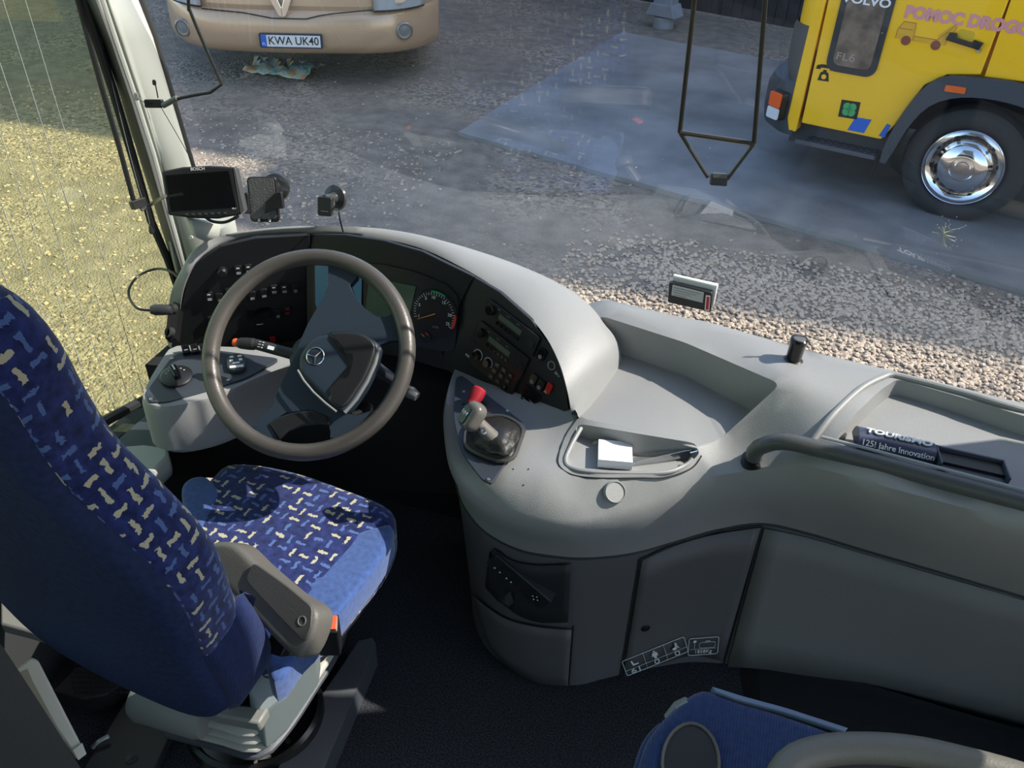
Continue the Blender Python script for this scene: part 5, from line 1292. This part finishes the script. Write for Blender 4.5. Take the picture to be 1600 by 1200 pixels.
# bird dropping / splatter on the pane
sp_ = ws_hit(1475, 368); SPF = toward(sp_ + Vector((0, .004, 0)), (0, -1, .17))
bm = bmesh.new(); random.seed(11)
for i in range(26):
    a = random.uniform(-.6, 5.2); L0 = random.uniform(.004, .022); b = random.uniform(.0008, .003)
    add_tube(bm, [SPF.w(0, 0), SPF.w(L0*math.cos(a)*.7, L0*math.sin(a)), SPF.w(L0*1.2*math.cos(a), L0*1.25*math.sin(a))], [b, b*.7, b*.3], 5, flat=.3)
for i in range(20):
    a = random.uniform(0, 6.3); r_ = random.uniform(.01, .04); add_lathe(bm, SPF.at(r_*math.cos(a), r_*math.sin(a)), [(.0002, 0), (.0009, 0), (.0002, .0004)], 6)
add_tube(bm, [SPF.w(0, .004), SPF.w(.02, .014), SPF.w(.036, .024)], [.002, .0008, .0004], 5, flat=.3)
sp2 = obj('glass_splatter', bm, mat('splatter_white', (.65, .65, .5), .7), smooth=False); sp2.parent = win
bm = bmesh.new(); random.seed(5)
for i in range(90):
    x, z = random.uniform(-1.0, .7), random.uniform(.95, 1.75); p = ws_pt(x, z) + Vector((0, .003, 0)); f = toward(p, (0, -1, .17)); add_lathe(bm, f, [(.0002, 0), (random.uniform(.0004, .0011), 0), (.0002, .0003)], 6)
d2 = obj('glass_specks', bm, MATS['splatter_white'], smooth=False); d2.parent = win

# ================================================================== sun blind frames and cables
bf = thing('sun_blind', Yp(1123, 280, 1.55), 'thin black wire frame of the centre sun blind hanging before the windshield', 'sun blind frame')
YB = 1.56
def yb_(px, py): return Yp(px, py, YB)
tl, t_r = yb_(1062, 207), yb_(1178, 224)
tube('side_rod', [yb_(1085, 0).lerp(tl, -6.0), yb_(1085, 0), tl], .0042, BLACK, bf, n=8)
tube('side_rod', [yb_(1196, 0).lerp(t_r, -6.0), yb_(1196, 0), t_r], .0042, BLACK, bf, n=8)
tube('cross_bar', [tl, t_r], .0048, mat('bar_satin', (.12, .11, .1), .3, metal=.5), bf, n=8)
tube('v_rod', [tl, yb_(1106, 277)], .0038, mat('rod_satin', (.05, .05, .05), .3), bf, n=8)
tube('v_rod', [t_r, yb_(1136, 280)], .0038, MATS['rod_satin'], bf, n=8)
HB = toward(yb_(1123, 281), (.2, -1, .3))
prism('pull_handle', HB, rrect(0, 0, .030, .02, .002), -.008, .008, BLACK, bf, bevel=.001)
prism('handle_top', HB, rrect(0, .008, .026, .008, .002), -.006, .009, MATS['cap_grey'], bf)
lb = thing('sun_blind_guide', Yp(240, 160, 1.42), 'black wire guide of the driver sun blind clipped to the cream pillar', 'sun blind frame')
yb2 = 1.44
tube('guide_rod', crv([Yp(270, -120, yb2) + Vector((-.05, 0, .9)), Yp(282, -60, yb2), Yp(291, 0, yb2), Yp(315, 60, yb2), Yp(335, 105, yb2), Yp(346, 128, yb2), Yp(343, 139, yb2), Yp(325, 145, yb2), Yp(290, 151, yb2), Yp(262, 160, yb2)], 40), .0032, BLACK, lb, n=8)
tube('guide_sleeve', [Yp(277, 153, yb2), Yp(255, 165, yb2)], .0055, MATS['cap_grey'], lb, n=10)
GB = toward(Yp(240, 162, yb2), (.4, -1, .3)); prism('clip', GB, rrect(0, 0, .034, .016, .003), -.012, .004, BLACK, lb, bevel=.001)
tube('release_lever', [Yp(247, 153, yb2), Yp(243, 133, yb2)], .0012, BLACK, lb, n=6); 
pillow('lever_tip', toward(Yp(241, 129, yb2), (.4, -1, .3)), rrect(0, 0, .007, .011, .003), -.002, .002, .0015, BLACK, lb, n=14)
tube('release_lever', [Yp(230, 163, yb2), Yp(216, 153, yb2)], .0012, mat('lever_grey', (.2, .21, .19), .5), lb, n=6)
pillow('lever_tip', toward(Yp(213, 151, yb2), (.4, -1, .3)), rrect(0, 0, .008, .015, .003), -.002, .002, .0015, MATS['lever_grey'], lb, n=14)
tube('pull_cord', crv([Yp(250, 165, yb2), Yp(285, 225, yb2), Yp(305, 262, yb2)], 12), .0008, BLACK, lb, n=5)
sb = thing('side_blind_bracket', Xp(216, 318, XL+.03), 'black bracket and cord ends of the side window blind below the pillar', 'blind bracket')
q = Xp(216, 318, XL+.03); BFk = toward(q, (1, -.4, .3)); prism('bracket_block', BFk, rrect(0, 0, .035, .02, .002), -.008, .008, BLACK, sb, bevel=.001)
tube('bracket_arm', crv([q, Xp(222, 328, XL+.035), Xp(238, 318, XL+.05), Yp(258, 306, 1.45)], 16), .004, mat('arm_steel', (.2, .2, .2), .3, metal=.6), sb, n=8)
tube('pull_cord', crv([Xp(158, 60, XL+.02), Xp(190, 190, XL+.02), Xp(216, 290, XL+.02), Xp(228, 325, XL+.02), Xp(234, 350, XL+.02)], 24), .0010, DIM, sb, n=5)
pillow('cord_toggle', toward(Xp(236, 358, XL+.025), (1, -.5, .3)), [(0, .012), (.005, 0), (.0065, -.008), (0, -.013), (-.0065, -.008), (-.005, 0)], -.003, .003, .002, BLACK, sb, n=16)

# power plug with cable at the left edge of the cowl
plg = thing('power_plug', Z(240, 483, .80), 'black plug in a socket with a looped cable left of the switch panel', 'plug')
sx_ = Xp(262, 482, XL+.13)
ks = Z(262, 484, .78); 
tube('plug_body', [Z(236, 484, .78), Z(243, 484, .78), ks, Z(268, 484, .78)], [.010, .0135, .0125, .009], mat('plug_black', (.035, .035, .038), .4), plg, n=14)
tube('cable', crv([Z(238, 485, .78), Z(215, 482, .785), Z(202, 465, .79), Z(203, 448, .80), Z(218, 430, .81), Z(245, 420, .82), Z(268, 425, .83), Z(284, 440, .83)], 40), .003, BLACK, plg, n=8)
for (px, py, zz_) in ((267, 482, .77), (263, 519, .72)):
    lathe('socket_ring', toward(Z(px, py, zz_), (-.35, -.8, .5)), [(.008, -.01), (.0125, -.01), (.0125, .002), (.009, .003), (.0085, -.006)], mat('socket_black', (.03, .03, .03), .3), plg, n=24)
bm = bmesh.new(); add_poly(bm, [Z(272, 470, .77), Z(262, 492, .76), Z(258, 528, .71), Z(274, 528, .70), Z(280, 480, .77)], Vector((0, .01, -.02))); obj('socket_plate', bm, BLACK, plg, smooth=False)

# ================================================================== driver's side shelf
sh_ = thing('side_console', Z(240, 705, .5), 'pale grey storage box under the left side window beside the seat', 'storage box')
bm = bmesh.new(); add_poly(bm, [Z(150, 700, .52), Z(225, 694, .52), Z(262, 699, .52), Z(263, 712, .515), Z(240, 735, .51), Z(150, 740, .51)], Vector((0, 0, -.06))); obj('box_body', bm, PILLAR, sh_, bevel=.006)
bm = bmesh.new(); add_poly(bm, [Vector((XL+.01, .9, .44)), Vector((XL+.12, .9, .44)), Vector((XL+.14, 1.5, .42)), Vector((XL+.01, 1.5, .42))], Vector((0, 0, .02))); obj('sill_shelf', bm, GREYB, sh_, smooth=False)

# ================================================================== driver seat
seat = thing('driver_seat', (-.85, 1.0, 0), 'blue patterned driver seat with high back and armrest on suspension base', 'seat')
yaw = rad(8); fx = Vector((math.sin(yaw), math.cos(yaw), 0)); rx = Vector((math.cos(yaw), -math.sin(yaw), 0))
CU = Frame((0, 0, .5), (1, 0, 0), (0, 1, 0))
cush_px = [(322, 742), (350, 718), (400, 716), (470, 730), (545, 756), (600, 778), (618, 800), (600, 850), (562, 915), (508, 975), (450, 1005), (400, 1015), (330, 1000), (270, 950), (262, 860), (285, 790)]
cuv = [tuple(Z(*p, .49 if i < 8 else .46).xy) for i, p in enumerate(cush_px)]
def cbend(u, v): return -.03*max(0, (1.05-v)/.3) + .012*math.sin((u+.95)*9)
pillow('seat_cushion', Frame((0, 0, 0), (1, 0, 0), (0, 1, 0)), cuv, .37, .49, .04, MOQ, seat, n=72, puff=.006, uvframe=Frame((0, 0, 0), rx, fx), bend=lambda u, v: -.10*max(0, 1.02-v))
# plain blue bolsters
def bol(name, pxs, z, m=BLUEC, th=.03, r=.012, lift=.006):
    pts = [tuple(Z(*p, z).xy) for p in pxs]
    return pillow(name, Frame((0, 0, 0), (1, 0, 0), (0, 1, 0)), pts, z-th, z+lift, r, m, seat, n=48, bend=lambda u, v: -.10*max(0, 1.02-v))
bol('seat_bolster', [(460, 920), (500, 870), (540, 838), (580, 826), (614, 822), (604, 860), (568, 912), (515, 972), (470, 1010), (430, 1055), (415, 1010)], .485, th=.065)
bol('seat_bolster', [(284, 762), (318, 745), (345, 772), (330, 810), (312, 840), (296, 830)], .487)
cs = [Vector((*p, 0)) for p in cuv]; cs = crv(cs, 60, closed=True); cc_ = sum(cs, Vector())/60
loft('seat_skirt', [[Vector((*(p.lerp(cc_, k)).xy, z - .10*max(0, 1.02-p.y))) for p in cs] for k, z in ((.05, .42), (.08, .36), (.13, .32), (.2, .30))], mat('skirt_dark', (.012, .014, .022), .7), seat, closed=True)
# backrest
BR = Frame(Vector((-.90, .80, .42)), rx, Vector((0, 0, 1))*math.cos(rad(11)) - fx*math.sin(rad(11)))  # n points back (towards the camera side)
half = [(.0, .02), (.16, .02), (.235, .06), (.262, .14), (.262, .24), (.272, .34), (.283, .44), (.27, .53), (.238, .61), (.208, .68), (.202, .76), (.205, .84), (.19, .90), (.15, .935), (.08, .95)]
outl = half + [(-u, v) for u, v in half[::-1][:-1]] 
def bbend(u, v): return .03*(1-(u/.28)**2) - .05*max(0, (v-.55))
nfr = 1 if BR.n.dot(Vector((0, 1, 0))) > 0 else -1
BRf = BR if nfr > 0 else Frame(BR.o, -BR.x, BR.y)
def flip(L_): return L_ if nfr > 0 else [(-u, v) for u, v in L_]
pillow('backrest', BRf, flip(outl), -.03, .075, .045, MOQ, seat, n=90, base_round=.3, uvframe=BRf, bend=lambda u, v: -.02*(1-min(1, (u/.28)**2)))
inn = [(u*.97, .5+(v-.5)*.985) for u, v in outl]
pillow('backrest_cover', Frame(BRf.o, -BRf.x, BRf.y), [(-u, v) for u, v in flip(inn)], .0, .055, .03, NAVY, seat, n=90, bend=lambda u, v: .02*(1-min(1, (u/.28)**2)))
# plain side wrap low on the backrest, to the corner over the cushion
low = [(.10, .03), (.2, .03), (.255, .08), (.272, .16), (.268, .26), (.25, .3), (.2, .2)]
pillow('backrest_side', BRf, flip(low), -.035, .085, .03, NAVYB, seat, n=48, base_round=.6)
# armrest
AR = Frame.facet(Z(330, 850, .67), Z(400, 880, .68), Z(480, 985, .645))
ac = [AR.uv(*p) for p in ((312, 868), (330, 848), (365, 850), (400, 882), (450, 925), (488, 950), (492, 975), (475, 1018), (455, 1026), (400, 972), (350, 918), (318, 888))]
arm = pillow('armrest', AR, ac, -.055, .0, .012, ARMM, seat, n=60)
prism('armrest_pad', AR, [AR.uv(*p) for p in corners([(385, 906), (398, 878), (450, 915), (490, 948), (488, 980), (478, 1004), (430, 955)])], -.002, .004, mat('armrest_top', (.075, .07, .064), .5, bump=.2, scale=350), arm, bevel=.002)
bt_ = AR.px(474, 970, .004)
lathe('armrest_button', bt_, [(.007, 0), (.0085, 0), (.0085, .001), (.007, .001), (.0069, .0)], DIM, arm, n=24)
prism('armrest_hinge', AR, [AR.uv(*p) for p in ((395, 985), (425, 1000), (410, 1030), (385, 1022))], -.12, -.05, BLACK, seat, bevel=.003)
# belt buckle
bk = toward(Z(511, 974, .575), (.15, -.25, .9)); bk = bk.at(0, 0, 0, rad(-10))
bkl = prism('belt_buckle', bk, rrect(0, 0, .040, .034, .004), -.12, 0, BLACK, seat, bevel=.003)
prism('release_button', bk, rrect(.001, .001, .032, .026, .002), -.002, .004, mat('buckle_orange', (.85, .1, .04), .4), bkl, bevel=.001)
# grey side shell, bellows, base
bm = bmesh.new(); add_poly(bm, [Z(385, 1070, .40), Z(410, 1020, .41), Z(470, 985, .42), Z(500, 985, .42), Z(496, 1015, .40), Z(445, 1090, .33), Z(408, 1122, .31)], Vector((-.01, .0, -.12))); obj('side_shell', bm, mat('shell_blue_grey', (.17, .2, .2), .45), seat, bevel=.006)
for i, (dz, of) in enumerate(((0, 0), (-.028, .010), (-.056, .0), (-.084, .008))):
    path = [Z(x, y, .25) + Vector((0, 0, dz)) for x, y in ((545, 890), (520, 975), (480, 1040), (435, 1105), (395, 1140), (340, 1128), (250, 1105))]
    tube('bellows_fold', crv(path, 30), .014, BELLOW if i < 3 else SEATD, seat, n=10, flat=.7)
shellp = [(0, 930), (60, 955), (150, 1000), (225, 1045), (300, 1080), (370, 1100), (420, 1105), (405, 1130), (340, 1118), (230, 1075), (140, 1015), (40, 985), (0, 975)]
bm = bmesh.new(); add_poly(bm, [Z(*p, .33) for p in shellp], Vector((0, 0, -.03))); obj('rear_shell', bm, SEATG, seat, bevel=.005)
h0_ = Z(215, 1090, .27); h1_ = Z(325, 1122, .27)
tube('motor_housing', [h0_, h0_.lerp(h1_, .1), h0_.lerp(h1_, .9), h1_], [.038, .045, .045, .04], SEATG, seat, n=24)
tcx = Z(375, 1150, .12)
lathe('turntable', Frame(Vector((tcx.x-.01, tcx.y+.075, .08)), (1, 0, 0), (0, 1, 0)), [(.001, 0), (.145, 0), (.152, .01), (.148, .03), (.138, .035), (.13, .02), (.001, .02)], mat('turntable_black', (.01, .01, .011), .2), seat, n=56)
bm = bmesh.new(); add_poly(bm, [(-1.02, .9, .08), (-.76, .9, .08), (-.76, 1.2, .08), (-1.02, 1.2, .08)], Vector((0, 0, .14))); obj('scissor_frame', bm, BLACK, seat, smooth=False)
bm = bmesh.new(); random.seed(2)
for i in range(14):
    p = Z(400+random.uniform(-25, 25), 1155+random.uniform(-25, 30), .1); add_tube(bm, [p, p+Vector((random.uniform(-.02, .02), random.uniform(-.02, .02), .01))], .004, 6)
obj('cable_fittings', bm, mat('fitting_metal', (.35, .34, .3), .4, metal=.5), seat)
# floor rail beside the seat
pl_ = thing('seat_plinth', Z(540, 1080, .1), 'dark grey plinth cover running along the right side of the seat base', 'plinth')
bm = bmesh.new(); add_poly(bm, [Z(500, 1215, .08), Z(588, 1005, .08), Z(583, 995, .10), Z(560, 1000, .10), Z(470, 1130, .1), Z(425, 1215, .1)], Vector((0, 0, -.1))); obj('plinth_cover', bm, SEATD, pl_, bevel=.008)
lathe('plinth_bolt', toward(Z(450, 1158, .105), (0, 0, 1)), [(.001, 0), (.006, 0), (.005, .003), (.001, .003)], STEEL, pl_, n=14)
# floor plates and hinge behind the seat
fp = thing('floor_plate', Z(200, 1150, .03), 'dark steel floor plate with bolts behind the driver seat', 'floor plate')
bm = bmesh.new(); add_poly(bm, [Z(130, 1200, .03), Z(205, 1080, .03), Z(280, 1120, .03), Z(235, 1215, .03)], Vector((0, 0, -.025))); obj('plate_sheet', bm, mat('floor_steel', (.03, .03, .032), .45), fp, bevel=.003)
lathe('plate_bolt', toward(Z(205, 1185, .03), (0, 0, 1)), [(.001, 0), (.014, 0), (.014, .003), (.006, .003), (.001, .002)], mat('bolt_dark', (.06, .06, .06), .3, metal=.6), fp, n=18)
tube('plate_handle', crv([Z(145, 1168, .04), Z(155, 1158, .05), Z(170, 1150, .05)], 8), .006, STEEL, fp, n=8)
# perforated pedal-like heater grille behind the seat
hg = thing('heater_grille', Z(150, 1060, .06), 'black perforated heater grille on the floor behind the seat', 'grille')
bm = bmesh.new(); add_poly(bm, [Z(80, 1080, .07), Z(120, 1040, .07), Z(195, 1045, .07), Z(205, 1060, .07), Z(165, 1085, .07), Z(130, 1092, .07)], Vector((0, 0, -.06))); obj('grille_body', bm, mat('grille_black', (.012, .012, .014), .5), hg, bevel=.004)
bm = bmesh.new()
for i in range(10):
    for j in range(5):
        p = Z(110+i*9+j*2, 1050+j*8, .0705); f = Frame(p, (1, .3, 0), (0, 1, 0)); add_box(bm, f, -.004, -.002, 0, .004, .002, .0005)
obj('grille_slots', bm, mat('slot_black', (.002, .002, .002), .6), hg, smooth=False)

# ================================================================== partition edge at lower left
pt = thing('partition', Z(40, 1130, .7), 'dark rounded partition edge behind the driver at lower left', 'partition')
ed = [Yp(*p, .42) for p in ((-60, 930), (0, 1005), (50, 1080), (95, 1150), (135, 1215))]
bm = bmesh.new(); a = crv(ed, 20); add_loft(bm, [a, [p+Vector((-.02, -.02, -.005)) for p in a], [p+Vector((-.1, -.06, -.02)) for p in a], [p+Vector((-.25, -.08, -.3)) for p in a]])
obj('partition_padding', bm, mat('partition_grey', (.04, .04, .043), .6, bump=.3, scale=200), pt)
cw = thing('cream_holder', Yp(80, 1110, .45), 'cream plastic holder with a slot hooked on the partition', 'holder')
HFc = toward(Yp(85, 1110, .47), (.6, -.35, .8)); 
oc = [HFc.uv(*p) for p in ((15, 1042), (24, 1038), (27, 1044), (50, 1027), (60, 1032), (133, 1175), (130, 1182), (122, 1188), (75, 1120))]
prism('holder_body', HFc, oc, -.03, 0, CREAM, cw, bevel=.003)
prism('holder_slot', HFc, [HFc.uv(*p) for p in ((30, 1052), (43, 1045), (50, 1062), (105, 1165), (75, 1120))], 0, .001, mat('slot_shade', (.3, .28, .2), .6), cw, smooth=False)
prism('holder_collar', HFc, [HFc.uv(*p) for p in ((112, 1172), (128, 1160), (135, 1178), (122, 1188))], 0, .004, CREAM, cw, bevel=.001)

# ================================================================== guide seat, lower right
gs = thing('guide_seat', (.25, .75, 0), 'blue upholstered guide seat folded at the lower right corner', 'seat')
GSF = Frame.facet(Z(1060, 1100, .45), Z(1300, 1150, .45), Z(1010, 1200, .42))
gq = [GSF.uv(*p) for p in ((985, 1260), (1000, 1190), (1015, 1150), (1048, 1110), (1085, 1080), (1112, 1076), (1150, 1090), (1220, 1112), (1300, 1140), (1330, 1150), (1420, 1260), (1200, 1300), (1050, 1300))]
pillow('seat_cushion', GSF, gq, -.07, .0, .02, BLUEG, gs, n=70)
gq2 = [GSF.uv(*p) for p in ((1112, 1073), (1160, 1088), (1230, 1107), (1325, 1138), (1318, 1144), (1225, 1114), (1150, 1094), (1118, 1082))]
prism('seat_edge_panel', GSF, gq2, -.04, .003, mat('edge_pale_blue', (.2, .27, .42), .5), gs, bevel=.002)
pillow('side_cushion', GSF, [GSF.uv(*p) for p in ((985, 1240), (1002, 1160), (1030, 1122), (1050, 1118), (1035, 1150), (1020, 1240))], -.09, -.02, .015, BLUEG, gs, n=40)
def ell(cx, cy, a, b, n=28, rot=0): return [(cx + a*math.cos(2*math.pi*i/n)*math.cos(rot) - b*math.sin(2*math.pi*i/n)*math.sin(rot), cy + a*math.cos(2*math.pi*i/n)*math.sin(rot) + b*math.sin(2*math.pi*i/n)*math.cos(rot)) for i in range(n)]
ov = [GSF.uv(*p) for p in ell(1078, 1195, 44, 62)]
oc_ = prism('pivot_cover', GSF, ov, -.02, .008, mat('pivot_dark', (.03, .033, .035), .45), gs, bevel=.003)
tube('pivot_rim', [GSF.w(u, v, .009) for u, v in ov], .003, mat('pivot_rim', (.16, .15, .13), .4), oc_, closed=True, n=8)
bm = bmesh.new(); add_tube(bm, [Z(1045, 1125, .40), Z(1062, 1108, .42), Z(1075, 1100, .42)], [.012, .016, .014], 12); add_tube(bm, [Z(1058, 1112, .43), Z(1075, 1098, .44)], .010, 10); obj('hinge_fitting', bm, mat('hinge_grey', (.3, .3, .29), .4), gs)
arc = [(1215, 1230), (1225, 1190), (1245, 1165), (1285, 1151), (1340, 1146), (1420, 1150), (1500, 1166), (1620, 1200), (1800, 1270), (1900, 1330)]
br = thing('padded_rail', Z(1400, 1150, .5), 'beige vinyl padded rail curving across the lower right corner', 'padded rail')
ap_ = crv([Z(*p, .62) for p in arc], 40)
tube('rail_padding', [p + Vector((0, -.018, -.012)) for p in ap_], .024, mat('beige_vinyl', (.17, .152, .122), .5, bump=.3, scale=250), br, n=18, flat=1.0)
bm = bmesh.new(); add_loft(bm, [[p + Vector((0, -.03, -.02)) for p in ap_], [p + Vector((.01, -.09, -.04)) for p in ap_], [p + Vector((.02, -.2, -.16)) for p in ap_]]); obj('rail_panel', bm, mat('rail_panel_dark', (.045, .04, .035), .6), br)
# step well edge strip on the floor at right
bm = bmesh.new(); add_poly(bm, [Z(1155, 1050, .0), Z(1185, 1036, .02), Z(1215, 1032, .03), Z(1260, 1040, .03), Z(1400, 1082, .03), Z(1700, 1172, .03), Z(1700, 1300, .03), Z(1200, 1300, .0)], Vector((0, 0, -.05))); structure('trim_8', bm, mat('black_carpet', (.012, .012, .013), .95, bump=1, scale=250), smooth=False)
